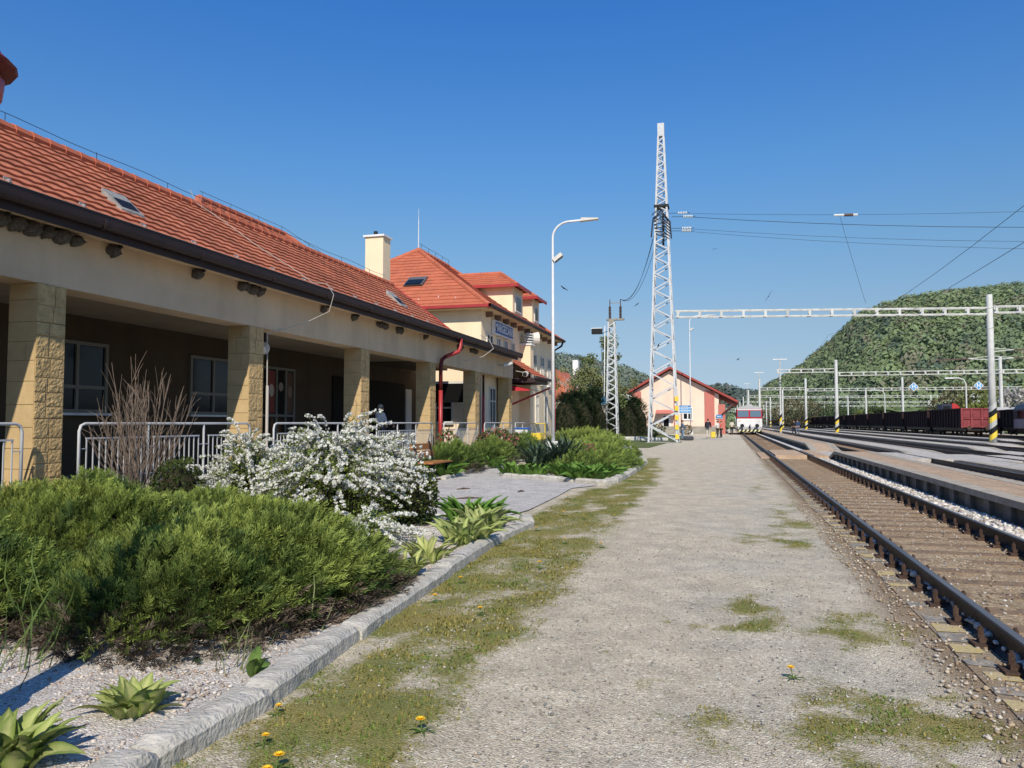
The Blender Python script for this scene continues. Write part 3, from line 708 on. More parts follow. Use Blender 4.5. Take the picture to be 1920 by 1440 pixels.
# higher hipped roof behind the ridge
b = MB(); hz = 4.6; px, pz = -13.0, 7.25
tiled(b, (-10.5, 13.0, hz+.4), (-10.5, 24.0, hz+.4), (px, 20.6, pz), (px, 16.7, pz), expo=.26)
tiled(b, (-15.5, 13.0, hz+.4), (-10.5, 13.0, hz+.4), (px, 16.7, pz), (px, 16.7, pz), expo=.26)
tiled(b, (-10.5, 24.0, hz+.4), (-15.5, 24.0, hz+.4), (px, 20.6, pz), (px, 20.6, pz), expo=.26)
r2 = b.build('roof', M['tile'], wing, fix=False)
b = MB(); ridge_caps(b, (px, 16.7, pz), (px, 20.6, pz)); ridge_caps(b, (px, 20.6, pz), (-11.4, 22.8, 5.85)); ridge_caps(b, (px, 16.7, pz), (-11.5, 14.5, 5.9)); b.build('ridge_cap', M['tile2'], r2)
b = MB(); b.tube([(px, y, pz+.22) for y in np.linspace(16.7, 20.6, 6)]+[(-11.4, 22.8, 6.15)], .006, 5); [b.tube([(px, y, pz+.05), (px, y, pz+.24)], .006, 4) for y in (16.8, 18, 19.3, 20.5)]; b.build('lightning_wire', M['wire'], wing)
# chimney
b = MB(); b.box(-12.20, -11.52, 24.5, 25.1, 5.0, 8.02); ch = b.build('chimney', M['wall_pale'], roof)
MB().box(-12.26, -11.46, 24.44, 25.16, 8.022, 8.09).build('chimney_cap', M['white'], ch)
MB().cyl(-11.9, 24.7, 8.09, 8.26, .07).build('flue', M['black'], ch)
# porch windows on the back wall
MS = mat('shaded_frame', (.19,.185,.16), .6, var=.08, vs=5)  # frame colour darkened to imitate the porch shade
for i, (yc, wd, cols) in enumerate(((7.6, 1.7, 2), (12.35, 1.55, 2), (16.55, 1.75, 2))):
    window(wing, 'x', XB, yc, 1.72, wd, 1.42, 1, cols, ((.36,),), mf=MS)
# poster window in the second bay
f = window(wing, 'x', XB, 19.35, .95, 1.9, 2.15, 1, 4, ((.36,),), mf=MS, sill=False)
for k, (mm, cc) in enumerate(((M['dark'], (.16,.06,.04)), (mat('poster_red', (.20,.03,.02), .5), (.5,.42,.36)), (M['dark'], (.3,.25,.2)), (mat('poster_brown', (.10,.05,.03), .5), (.22,.15,.1)))):
    yk = 19.35-.95+1.9*(k+.5)/4
    p = MB().box(XB+.022, XB+.03, yk-.17, yk+.17, 1.80, 2.98).build('poster', mm, f)
    MB().ball((XB+.032, yk, 2.55-.12*(k % 2)), .004, .12, .13+.05*(k % 2)).build('printed_cup', mat('print%d' % k, cc, .6), p)
# downspout from the gutter to column
def pipe(parent, pts, r, name, m, n=10): return MB().tube(pts, r, n).build(name, m, parent, smooth=True)
dp = [(-8.84, 25.05, ZT+.0), (-8.84, 25.02, ZT-.28), (-8.88, 24.95, ZT-.45), (-9.15, 24.4, ZT-.66), (-9.22, 24.25, ZT-.78), (-9.24, 24.2, ZT-1.0), (-9.24, 24.2, 2.6)]
pipe(wing, dp[:4], .07, 'downpipe', M['redmetal']); 
pipe(wing, dp[3:], .066, 'downpipe', mat('downpipe_shade', (.12,.015,.015), .5, var=.2, vs=4)); pipe(wing, [(-9.24,24.2,2.6), (-9.24,24.2,.1)], .07, 'downpipe', M['redmetal'])  # upper length in darker red, eave shade put into the colour

# ------------------------------------------------------------------ main two-storey station house
XM = -9.95; YM = 30.8; YN = 44.6; XMB = -20.3; EV = 6.36
main = thing('station_building', 'two storey cream station house with hipped red roof, two dormers and name sign', 'station building', (-14, 37, 0))
MB().box(XMB, XM, YM, YN, .3, EV).build('wall', M['wall_pale'], main)
ex, ey0, ey1 = XM+.5, YM-.5, YN+.5; rx = -14.85; rz = 10.15; ry0, ry1 = 35.7, 40.0; exb = -20.25
b = MB()
tiled(b, (ex, ey0, EV), (ex, ey1, EV), (rx, ry1, rz), (rx, ry0, rz), expo=.34, amp=.012, res=.1)
tiled(b, (exb, ey0, EV), (ex, ey0, EV), (rx, ry0, rz), (rx, ry0, rz), expo=.34, amp=.012, res=.1)
tiled(b, (ex, ey1, EV), (exb, ey1, EV), (rx, ry1, rz), (rx, ry1, rz), expo=.34, amp=.012, res=.1)
tiled(b, (exb, ey1, EV), (exb, ey0, EV), (rx, ry0, rz), (rx, ry1, rz), expo=.5, amp=0, res=.5)
mr_ = b.build('roof', M['tile2'], main, fix=False)
b = MB(); ridge_caps(b, (rx, ry0, rz), (rx, ry1, rz), .13, .4)
for p, q in (((ex, ey0, EV), (rx, ry0, rz)), ((exb, ey0, EV), (rx, ry0, rz)), ((ex, ey1, EV), (rx, ry1, rz))): ridge_caps(b, p, q, .12, .4)
b.build('ridge_cap', M['tile2'], mr_)
b = MB(); b.box(exb, ex, ey0, ey0+.5, EV-.09, EV-.03); b.box(ex-.5, ex, ey0+.5, ey1, EV-.09, EV-.03); b.build('soffit', M['wall'], main)
b = MB(); b.box(exb, ex+.12, ey0-.12, ey0-.003, EV-.06, EV+.06); b.build('gutter', M['redmetal'], main)
b = MB(); b.tube([(ex+.07, ey0-.12, EV), (ex+.07, ey1+.1, EV)], .08, 8); b.build('gutter', M['brown'], main)
b = MB(); b.cyl(rx, ry0, rz, rz+1.55, .025, .02, 6); b.cyl(rx, ry0, rz+1.55, rz+2.1, .012, .008, 5); b.build('antenna', M['white'], main)
b = MB(); b.tube([(rx+.03, y, rz+.35) for y in np.linspace(ry0, ry1, 6)], .01, 4); [b.tube([(rx, y, rz), (rx+.03, y, rz+.36)], .01, 4) for y in np.linspace(ry0+.3, ry1, 5)]; b.build('lightning_wire', M['wire'], main)
# skylight on the hip
def hip(x, z): return (x, ey0+(z-EV)/(rz-EV)*(ry0-ey0), z)
s0 = [hip(-14.05, 7.62), hip(-13.15, 7.62), hip(-13.15, 8.12), hip(-14.05, 8.12)]
b = MB(); b.add([(x, y-.10, z+.08) for x, y, z in s0]+[(x, y+.05, z-.05) for x, y, z in s0], [(0,1,2,3), (0,4,5,1), (1,5,6,2), (2,6,7,3), (3,7,4,0)]); f = b.build('skylight', mat('skylight_frame', (.10,.10,.11), .5), main)
MB().quad(*[(x*.85+-13.6*.15, y-.115, z*.85+7.87*.15+.085) for x, y, z in s0]).build('pane', M['glass'], f)
# snow hooks
b = MB()
for k in range(7):
    x, y, z = hip(-15.4+k*.85, 6.95-.12*(k % 2)); b.box(x-.012, x+.012, y-.06, y, z-.02, z+.05)
b.build('snow_guard', M['white'], mr_)
# dormers
def dormer(y0, y1, xf, zt, roofh):
    xb = ex-(zt-EV)/(rz-EV)*(ex-rx)-.6
    d = MB().box(xb, xf, y0, y1, EV+.3, zt).build('dormer', M['wall_pale'], mr_)
    b = MB(); o = .32; ym = (y0+y1)/2; hx = xf+o-(ym-y0+o)*.95; xr = xb-1.6
    tiled(b, (xf+o, y0-o, zt), (xf+o, y1+o, zt), (hx, ym, zt+roofh), (hx, ym, zt+roofh), expo=.3, amp=.012, res=.1)
    tiled(b, (xr, y0-o, zt), (xf+o, y0-o, zt), (hx, ym, zt+roofh), (xr, ym, zt+roofh), expo=.3, amp=.012, res=.1)
    tiled(b, (xf+o, y1+o, zt), (xr, y1+o, zt), (xr, ym, zt+roofh), (hx, ym, zt+roofh), expo=.3, amp=.012, res=.1)
    ridge_caps(b, (hx, ym, zt+roofh), (xr, ym, zt+roofh), .1); ridge_caps(b, (xf+o, y0-o, zt), (hx, ym, zt+roofh), .1)
    q = b.build('roof', M['tile2'], mr_, fix=False)
    b = MB(); b.box(xb, xf+o+.06, y0-o-.08, y0-o, zt-.1, zt+.05); b.box(xf+o, xf+o+.08, y0-o, y1+o, zt-.1, zt+.05); b.build('gutter', M['redmetal'], mr_)
    f = MB().box(xf+.002, xf+.05, y0+.4, y1-.4, EV+.75, zt-.35).build('window', M['frame'], mr_)
    MB().box(xf+.052, xf+.056, y0+.5, y1-.5, EV+.85, zt-.45).build('pane', M['glass'], f)
dormer(36.95, 38.9, -10.3, 8.35, .85); dormer(40.95, 42.5, -10.3, 8.35, .7)
# front windows with deep pale reveals
def front_win(yc, z0, w_, h, cols=2):
    b = MB(); b.box(XM+.001, XM+.05, yc-w_/2-.1, yc+w_/2+.1, z0-.1, z0+h+.1); 
    window(main, 'x', XM, yc, z0, w_, h, 1, cols, ((.65,),), fr=.06)
for yc in (31.9, 33.2, 34.4, 35.6): front_win(yc, 4.15, .62 if yc > 32 else .9, 1.2)
for yc in (38.4, 40.0, 41.7, 43.4): front_win(yc, 3.6, .75, 1.55)
for yc in (38.6, 40.5, 42.6): front_win(yc, 1.5, .7, 1.5)
front_win(32.3, 1.35, .9, 1.7); front_win(34.6, 1.35, .9, 1.7)
window(main, 'y', YM, -11.6, 1.5, .8, 1.3, -1, 1, ((.5,),))
# eave consoles
for y in np.arange(YM+.6, YN, 1.3): MB().box(XM, XM+.28, y, y+.16, EV-.32, EV-.1).build('eave_bracket', mat('eave_bracket', (.20,.13,.10), .8, var=.2), main)
# pilaster, entrance roof, awning
MB().box(XM, XM+.55, 37.0, 37.62, .3, 5.35).build('pilaster', M['wall_pale'], main)
MB().box(XM-.02, XM+.62, 36.95, 37.68, 5.352, 5.44).build('pilaster_cap', M['white'], main)
b = MB(); tiled(b, (XM+1.5, 34.2, 3.62), (XM+1.5, 37.0, 3.62), (XM+.02, 37.0, 4.55), (XM+.02, 34.2, 4.55), expo=.3, res=.09); b.build('entrance_roof', M['tile2'], main, fix=False)
b = MB(); b.box(XM, XM+1.45, 34.25, 36.95, 3.36, 3.56); b.tube([(XM+1.58, 34.1, 3.58), (XM+1.58, 37.1, 3.58)], .07, 8); b.build('gutter', M['brown'], main)
b = MB(); b.add([(XM, 33.6, 3.3), (XM+1.35, 33.6, 3.0), (XM+1.35, 36.4, 3.0), (XM, 36.4, 3.3), (XM, 33.6, 2.95), (XM+1.35, 33.6, 2.95)], [(0,1,2,3), (0,4,5,1)]); b.build('awning', mat('red_awning', (.50,.03,.04), .6), main)
MB().tube([(XM+1.5, 37.0, 3.2), (XM+.8, 35.5, 2.7), (XM+.1, 33.9, 2.2)], .05, 8).build('downpipe', M['redmetal'], main)
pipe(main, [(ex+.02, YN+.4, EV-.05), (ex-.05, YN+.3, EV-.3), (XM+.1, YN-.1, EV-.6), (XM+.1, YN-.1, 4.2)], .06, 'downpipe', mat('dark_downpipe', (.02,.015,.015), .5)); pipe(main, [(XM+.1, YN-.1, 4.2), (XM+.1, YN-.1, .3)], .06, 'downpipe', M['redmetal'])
pipe(main, [(XM+.09, 37.9, 5.6), (XM+.09, 37.9, .5)], .04, 'downpipe', mat('brown_pipe', (.22,.11,.07), .6))
pipe(main, [(-9.8, 30.62, 4.3), (-9.8, 30.62, 2.7)], .05, 'downpipe', M['brown']); pipe(main, [(-9.8, 30.62, 2.7), (-9.8, 30.62, .5)], .055, 'downpipe', M['redmetal'])
b = MB(); b.box(XM, XM+.9, 36.4, 37.0, 4.9, 5.1)
MB().box(XMB, XM+.05, YM-.05, YN+.05, .0, .62).build('plinth', M['concrete'], main)

# station name board on the wall
def text_mesh(txt, h, name, m, parent, origin, right, upv, align='CENTER', depth=.006, bold=0.):
    cu = bpy.data.curves.new('t', 'FONT'); cu.body = txt; cu.size = h*1.38; cu.align_x = align; cu.align_y = 'CENTER'; cu.extrude = depth/2; cu.offset = bold
    o = bpy.data.objects.new('t', cu); COL.objects.link(o); dg = bpy.context.evaluated_depsgraph_get(); dg.update()
    me = bpy.data.meshes.new_from_object(o.evaluated_get(dg)); bpy.data.objects.remove(o); 
    rt = Vector(right).normalized(); uv = Vector(upv).normalized(); nn = rt.cross(uv)
    off = Vector((0,0,0)); p = parent
    while p is not None: off += p.location; p = p.parent
    O = Vector(origin)-off
    for v in me.vertices: c = v.co.copy(); v.co = O+rt*c.x+uv*c.y+nn*c.z
    me.materials.clear(); me.materials.append(m); me.name = name
    q = bpy.data.objects.new(name, me); COL.objects.link(q)
    if parent: q.parent = parent
    return q
sg = thing('station_sign', 'blue station name sign reading MARGECANY on the upper wall under the eave', 'sign', (XM, 33.6, 5.1))
MB().box(XM+.02, XM+.17, 32.2, 35.2, 5.40, 6.02).build('sign_case', M['white'], sg)
MB().box(XM+.172, XM+.182, 32.28, 35.12, 5.46, 5.96).build('sign_face', M['blue'], sg)
text_mesh('MARGECANY', .36, 'lettering', M['white'], sg, (XM+.188, 33.7, 5.71), (0,1,0), (0,0,1), bold=.007)

# things hung on the building
def nest_cluster(y0, n, big, lab):
    t = thing('swallow_nest', lab, 'bird nest', (XF, y0, ZT-.1), 'mud nests under the eave'); b = MB(); y = y0
    for k in range(n):
        r = R(.075, .12)*big
        o = len(b.v); b.ball((XF+.02, y, ZT-.12-r*.35), r*1.0, r*1.05, r*.8, 10, 7)
        for i in range(o, len(b.v)):
            p = Vector(b.v[i]); p += Vector((1,1,1))*(.05*noise.noise(p*14)); p.z = min(p.z, ZT-.05); b.v[i] = tuple(p)
        y += r*R(1.5, 2.0)
    b.build('mud_cup', M['nest'], t, smooth=True)
    d = MB(); d.ball((XF+.125*big, y0+.03, ZT-.10), .035, .045, .03, 8, 5); d.build('nest_opening', M['black'], t)
for y0, n, big, lab in ((7.95, 6, 1.25, 'long row of mud swallow nests above the leftmost stone column'), (9.95, 1, 1.1, 'single dark nest just right of the longest nest row'), (11.95, 1, 1.2, 'single mud nest midway between the first two columns'),
        (13.3, 4, 1.1, 'row of four mud nests just left of the looping pale cable'), (16.55, 1, 1., 'small single nest right of the looping pale cable'), (18.1, 1, 1.15, 'single round nest left of the third column'), (19.55, 4, 1.1, 'row of mud nests directly above the third column'),
        (20.9, 2, 1.2, 'pair of nests just right of the row above the third column'), (23.0, 1, 1, 'small nest nearest left of the red downpipe elbow'), (26.2, 2, 1.2, 'nest pair just right of the red downpipe elbow'), (27.6, 4, 1.1, 'nest row near the far end of the brown gutter')):
    nest_cluster(y0, n, big, lab)
t = thing('loudspeaker', 'pale horn loudspeaker with lamp fixed under the beam by the second column', 'loudspeaker', (-9.9, 14.5, 3.2))
b = MB(); b.box(-9.95, -9.75, 14.35, 14.5, 3.36, 3.5); b.tube([(-9.85, 14.45, 3.4), (-9.75, 14.5, 3.15), (-9.62, 14.45, 3.06)], [.03, .06, .12], 10); b.build('horn', M['frame'], t)
MB().ball((-9.8, 14.85, 3.16), .11, .11, .14).build('lamp_globe', mat('globe', (.5,.48,.42), .3), t); MB().cyl(-9.8, 14.85, 3.28, 3.5, .03).build('bracket', M['black'], t)
t = thing('departure_board', 'black information board hanging in the gap between fourth and fifth columns', 'board', (-10.6, 29.9, 2.3))
MB().box(-11.9, -9.9, 29.85, 30.0, 2.35, 3.12).build('screen', mat('board_black', (.006,.006,.007), .35), t); MB().box(-11.92, -9.88, 29.84, 30.02, 3.122, 3.22).build('top_rail', M['frame'], t)
t = thing('siren', 'white louvred siren horn standing on the cream pilaster of the station house', 'siren', (XM+.35, 37.3, 5.44))
b = MB()
for k in range(4): b.lathe(XM+.35, 37.25, [(.05, 5.5+k*.13), (.26-.0*k, 5.52+k*.13), (.22, 5.56+k*.13), (.05, 5.58+k*.13)], 12)
b.cyl(XM+.35, 37.25, 5.44, 6.0, .06); b.build('louvre_stack', M['white'], t)
b = MB(); b.tube([(XM+.5, 37.6, 5.75), (XM+.75, 37.75, 5.75)], [.28, .34], 14); b.tube([(XM+.3, 37.5, 5.75), (XM+.5, 37.6, 5.75)], [.1, .28], 14); b.build('dish', M['frame'], t)
t = thing('floodlight', 'small grey floodlight on the far end of the porch beam', 'floodlight', (-9.3, 31.4, 3.9))
b = MB(); b.bar((-9.35, 31.3, 3.95), (-9.05, 31.3, 4.0), .04); b.build('bracket', M['dullmetal'], t); b = MB(); b.bar((-9.15, 31.2, 3.92), (-8.9, 31.6, 4.06), .22, .1); b.build('lamp_head', M['frame'], t)
t = thing('camera_housing', 'black and white surveillance camera under the small entrance roof', 'camera', (-8.9, 34.1, 3.7))
b = MB(); b.tube([(-8.9, 34.0, 3.72), (-8.9, 34.25, 3.75)], .13, 12); b.build('housing', M['frame'], t); MB().tube([(-8.9, 33.97, 3.72), (-8.9, 34.0, 3.72)], .10, 12).build('lens', M['black'], t)
MB().bar((-8.9, 34.2, 3.8), (-9.4, 34.3, 3.9), .04).build('bracket', M['dullmetal'], t)

# railings between the columns
def railing(y0, y1, lab, x=-9.22, z=ZFL-.02, open_end=None):
    t = thing('railing', lab, 'railing', (x, y0, z), 'porch railings')
    n = max(2, round((y1-y0)/1.45)); ys = np.linspace(y0, y1, n+1)
    hr = MB(); hr.tube([(x, y0, z), (x, y0, z+.92), (x, y0+.03, z+1.0), (x, y0+.10, z+1.03)] + [(x, y1-.10, z+1.03), (x, y1-.03, z+1.0), (x, y1, z+.92), (x, y1, z)], .022, 8); hr.build('handrail', M['railpaint'], t, smooth=True)
    for y in ys[1:-1]: MB().tube([(x, y, z), (x, y, z+1.01)], .020, 8).build('post', M['railpaint'], t)
    for a, c in zip(ys[:-1], ys[1:]):
        b = MB(); a += .13; c -= .13
        b.box(x-.012, x+.012, a, c, z+.80, z+.825); b.box(x-.012, x+.012, a, c, z+.08, z+.105)
        k = max(3, round((c-a)/.115)); 
        for q in np.linspace(a+.012, c-.012, k): b.box(x-.007, x+.007, q-.008, q+.008, z+.105, z+.80)
        for q, e in ((a, -.13), (c, .13)):
            for zz in (.22, .66): b.bar((x, q, z+zz), (x, q+e, z+zz), .014)
        b.build('bar_panel', M['railpaint'], t)
railing(4.4, 8.32, 'white railing panel cut by the left picture edge, left of the first column')
railing(9.28, 13.5, 'white barred railing behind the bare shrub between first and second columns')
railing(14.35, 18.5, 'white railing mostly hidden behind the white flowering bush')
railing(19.3, 23.4, 'white railing in front of the dark passage, by the person in the porch')
railing(24.45, 28.1, 'white railing right of the red downpipe, before the fifth column')
railing(28.95, 32.9, 'white railing between the fifth and the sixth column above pink flowers')
railing(33.5, 36.0, 'last short white railing beside the white and blue bin')
# ------------------------------------------------------------------ plants
def rep(c, m): return np.repeat(np.asarray(c), m, 0)
def unit(n):
    v = rng.normal(size=(n, 3)); return v/np.linalg.norm(v, axis=1, keepdims=True)
def frond_template(pairs=7):
    V = []; F = []
    def sprig(p, d, L, w, zt):
        p = np.array(p); d = np.array(d)/np.linalg.norm(d); s = np.array([d[1], -d[0], 0])
        o = len(V); V.extend([p, p+d*L*.45+s*w+[0,0,zt], p+d*L+[0,0,zt*1.5], p+d*L*.45-s*w+[0,0,zt*.6]]); F.append((o, o+1, o+2, o+3))
    for k in range(pairs):
        y = .12+.72*k/(pairs-1); L = .42*(1-.45*k/pairs)
        for s in (-1, 1):
            sprig((0, y, .05*y), (s*.5, .87, 0), L*R(.7, 1.2), .026, R(-.05, .10))
    sprig((0, .72, .05), (0, 1, 0), .32, .04, .03); sprig((0, 0, 0), (0, 1, 0), .8, .022, .03)
    return np.array(V, float), np.array(F)
FR, FRF = frond_template()
def juniper(name, label, c, rad, h, n, fl, lean=(.35, .15, .0), group=None, dead=.3, seed=1, tone=1., warm=0., cat='shrub', squash=1.7):
    t = thing(name, label, cat, (c[0], c[1], .03), group)
    # mound: superellipse dome with lobes
    def surf(a, u):      # a azimuth, u in 0..1 from rim to top
        k = 1+.22*fbm(cos(a)*1.4+seed, sin(a)*1.4, seed, 3)
        ru = (1-u**squash)**.75
        x = c[0]+rad[0]*k*ru*cos(a); y = c[1]+rad[1]*k*ru*sin(a)
        z = h*(u**.8)*(1+.55*fbm(x*1.25, y*1.25, seed+5, 3)+.25*fbm(x*3, y*3, seed, 2))+.05
        return x, y, z
    P = np.zeros((n, 3)); N = np.zeros((n, 3)); U = np.zeros(n)
    for i in range(n):
        a = R(0, 2*pi); u = random.random()**1.15
        x, y, z = surf(a, u); s = 1-.42*random.random()**2.2
        P[i] = (c[0]+(x-c[0])*s, c[1]+(y-c[1])*s, .04+(z-.04)*(.35+.65*s)); U[i] = s*(z/h)
        N[i] = (cos(a)*rad[1]/max(rad)*(1-u)*1.1, sin(a)*rad[0]/max(rad)*(1-u)*1.1, .25+u*.8)
    D = N+np.array(lean)+rng.normal(size=(n, 3))*.30
    S = fl*rng.uniform(.65, 1.35, n)
    clump = np.array([fbm(p[0]*3.2, p[1]*3.2, p[2]*3.2+seed, 3) for p in P])
    D += np.stack([clump*.9, np.roll(clump, 7)*.3, clump*.5], 1)
    V, F = inst(FR, FRF, P, D, S, roll=rng.uniform(-1.0, 1.0, n))
    hi = np.clip((P[:, 2]/h), 0, 1.2)
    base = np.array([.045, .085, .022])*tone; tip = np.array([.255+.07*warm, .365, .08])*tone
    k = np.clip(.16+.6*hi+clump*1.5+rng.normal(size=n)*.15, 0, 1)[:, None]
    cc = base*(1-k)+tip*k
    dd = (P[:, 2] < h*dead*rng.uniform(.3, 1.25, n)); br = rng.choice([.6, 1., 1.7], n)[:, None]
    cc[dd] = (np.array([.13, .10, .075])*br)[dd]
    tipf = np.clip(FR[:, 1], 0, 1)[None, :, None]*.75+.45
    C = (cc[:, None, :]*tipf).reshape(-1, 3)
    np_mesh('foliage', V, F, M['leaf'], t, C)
    # dark heart of branches
    b = MB(); 
    for i in range(int(n/28)):
        a = R(0, 2*pi); u = R(0, .9); x, y, z = surf(a, u); s = R(.55, .92)
        q0 = (c[0]+rad[0]*.3*cos(a)*R(.2,1), c[1]+rad[1]*.3*sin(a)*R(.2,1), .03); q2 = (c[0]+(x-c[0])*s, c[1]+(y-c[1])*s, z*s*.9)
        q1 = tuple(q0[j]*.45+q2[j]*.55+(0, 0, -.08)[j]+R(-.06,.06) for j in range(3))
        b.tube([q0, q1, q2], [.016, .011, .005], 4)
    b.build('branch', M['bark'], t, fix=False)
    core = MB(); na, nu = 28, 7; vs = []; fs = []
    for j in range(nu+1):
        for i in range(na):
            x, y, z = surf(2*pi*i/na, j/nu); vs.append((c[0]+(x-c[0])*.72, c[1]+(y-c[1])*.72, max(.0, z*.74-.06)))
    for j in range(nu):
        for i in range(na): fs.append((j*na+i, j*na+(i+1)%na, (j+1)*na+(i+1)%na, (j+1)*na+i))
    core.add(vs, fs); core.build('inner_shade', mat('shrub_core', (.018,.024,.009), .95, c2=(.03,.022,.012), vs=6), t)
    return t
juniper('juniper_bush', 'big spreading juniper in the foreground right beside the granite kerb', (-3.9, 5.62), (1.22, 1.62), .66, 12500, .15, seed=3, warm=.6, dead=.34)
juniper('juniper_bush', 'large spreading juniper at the left picture edge, with long grass before it', (-5.85, 4.35), (1.3, 1.0), .72, 7000, .155, seed=9, warm=.45, dead=.36)
juniper('juniper_bush', 'juniper mound behind the gap between the two front junipers', (-6.5, 6.9), (1.35, 1.15), .72, 5500, .16, seed=52, warm=.5, dead=.3)
juniper('juniper_bush', 'juniper behind the others, at the foot of the first stone column', (-8.0, 7.4), (.9, 1.3), .60, 3000, .17, seed=14, warm=.8)
juniper('juniper_bush', 'juniper spreading under the bare shrub and box ball before the railing', (-6.6, 8.9), (1.5, 1.2), .42, 3800, .17, seed=21, warm=.5)
juniper('juniper_bush', 'dark green low juniper just right of the wooden bench', (-8.1, 22.3), (.75, 1.7), .72, 1900, .22, seed=31, tone=.75)
juniper('juniper_bush', 'low juniper under the pink flowers by the fifth column', (-8.2, 26.6), (.7, 2.0), .72, 1900, .22, seed=33, tone=.9, warm=.2)
juniper('juniper_bush', 'low juniper by the sixth column, left of the spiky yucca', (-8.2, 31.0), (.8, 2.0), .8, 1200, .26, seed=35, tone=.8)
juniper('juniper_bush', 'wide light green juniper mound right of the yucca in the round bed', (-4.2, 24.6), (1.35, 3.6), .60, 5000, .22, seed=41, tone=1.1, warm=.4, dead=.05)
juniper('juniper_bush', 'juniper mound at the far end of the round bed', (-5.3, 32.8), (1.6, 4.2), .72, 3800, .26, seed=43, tone=1.1, warm=.5, dead=.05)
juniper('juniper_bush', 'tall far juniper mound left of the lattice mast foot', (-8.0, 44), (2.3, 4.2), .9, 2600, .32, seed=45, tone=1.05, warm=.5, dead=.05)

# long grass growing through the junipers
GB = np.array([(-.018,0,0), (.018,0,0), (.016,.4,.06), (-.016,.4,.06), (.010,.75,.02), (-.010,.75,.02), (0,1,-.12)]); GBF = np.array([(0,1,2), (0,2,3), (3,2,4), (3,4,5), (5,4,6)])
def grass_tuft(label, c, n, h, spread=.18, col=(.12,.18,.05), name='grass_tuft', cat='grass'):
    t = thing(name, label, cat, c); P = np.array(c)+np.stack([rng.normal(size=n)*spread, rng.normal(size=n)*spread, np.zeros(n)], 1)
    D = np.stack([rng.normal(size=n)*.38, rng.normal(size=n)*.38, np.ones(n)], 1)
    V, F = inst(GB, GBF, P, D, h*rng.uniform(.5, 1.1, n)[:, None]*np.array([[.8, 1, 1.6]]), U=rng.normal(size=(n, 3)))
    np_mesh('blade', V, F, M['leaf'], t, rep(np.array(col)*rng.uniform(.7, 1.4, (n, 1)), 7)); return t
grass_tuft('long grass blades at the left edge in front of the juniper', (-4.2, 3.6, .05), 22, .5, .14)
grass_tuft('long grass growing in the gap between the two front junipers', (-4.5, 4.3, .2), 22, .55, .15)
grass_tuft('pale grass blades arching at the kerb side of the front juniper', (-2.98, 5.0, .05), 20, .4, .08, (.2,.22,.1))
grass_tuft('thin grass tuft at the right end of the front juniper', (-2.95, 6.3, .05), 18, .5, .12, (.16,.2,.09))
grass_tuft('thin grass stalks low before the front juniper beside the hosta', (-2.85, 4.1, .05), 16, .32, .1, (.18,.2,.09))
grass_tuft('thin grass stalks rising above the left juniper', (-5.2, 4.2, .45), 12, .5, .4)

# hostas
def hosta_leaf(w=.30):
    V = []; F = []; n = 7
    for i in range(n+1):
        t = i/n; ww = w*(sin(pi*min(1, t*.97+.03))**.8)*(1-.45*t)*(.25 if i == 0 else 1); z = .30*t-.62*t*t*t
        for q in (-1, -.5, 0, .5, 1): V.append((ww*q, t, z+.16*ww*(abs(q)*2)**1.2-.02*(q == 0)+.02*sin(q*5+i)))
    for i in range(n):
        for q in range(4): F.append((i*5+q, i*5+q+1, (i+1)*5+q+1, (i+1)*5+q))
    return np.array(V), np.array(F)
HL, HF = hosta_leaf()
HEDGE = np.array([[1 if abs(q) > .9 else (.5 if abs(q) > .4 else 0) for q in (-1,-.5,0,.5,1)] for _ in range(8)]).ravel()
def hosta(label, c, n, L, inner=(.50,.52,.20), outer=(.17,.26,.04), up=.9, w=1., name='hosta_plant', spread=.06, group=None, cat='plant'):
    t = thing(name, label, cat, c, group)
    a = rng.uniform(0, 2*pi, n); rr = np.sqrt(rng.random(n)); P = np.array(c)+np.stack([np.cos(a)*spread*rr, np.sin(a)*spread*rr, np.full(n, -.01)], 1)
    el = rng.uniform(.25, 1.4, n)*up*(1.5-rr*.8)
    D = np.stack([np.cos(a), np.sin(a), el*1.6], 1)
    s = L*rng.uniform(.7, 1.12, n); S = np.stack([s*w*rng.uniform(.8,1.15,n), s, s*rng.uniform(.5,1.1,n)], 1)
    V, F = inst(HL, HF, P, D, S, roll=rng.uniform(-.8, .8, n))
    k = np.clip(HEDGE[None, :, None]*rng.uniform(.7, 1.1, (n, 1, 1)), 0, 1); stem = np.clip(1-np.repeat(np.arange(8), 5)/3., 0, 1)[None, :, None]*.35
    C = (np.array(inner)*(1-k)+np.array(outer)*k)*(1-stem)*rng.uniform(.75, 1.15, (n, 1, 1))
    np_mesh('leaf', V, F, M['leaf'], t, C.reshape(-1, 3), smooth=True); return t
hosta('variegated hosta cut by the bottom left picture corner', (-2.98, 2.66, .06), 48, .24, spread=.11, inner=(.45,.48,.18), up=1.4, w=.95)
hosta('variegated hosta in pale gravel beside the broken kerb joint', (-2.92, 3.32, .06), 60, .185, spread=.09, up=1.3, w=.95)
hosta('upright striped hosta nearest the right end of the front juniper', (-2.95, 6.8, .06), 26, .30, up=1.7, w=.55, inner=(.55,.55,.22), outer=(.22,.30,.06), spread=.12)
hosta('upright striped hosta second along the kerb, right of the juniper', (-3.06, 7.65, .06), 34, .30, up=1.5, w=.55, inner=(.55,.55,.22), outer=(.22,.30,.06), spread=.17)
hosta('large striped hosta third along the kerb, before the box shrub', (-3.1, 9.0, .06), 46, .36, up=1.3, w=.6, inner=(.52,.55,.22), outer=(.2,.3,.06), spread=.24)
hosta('striped hosta fourth along the kerb, under the green daylilies', (-3.25, 10.2, .06), 50, .36, up=1.2, w=.65, inner=(.48,.5,.22), outer=(.2,.3,.06), spread=.26)
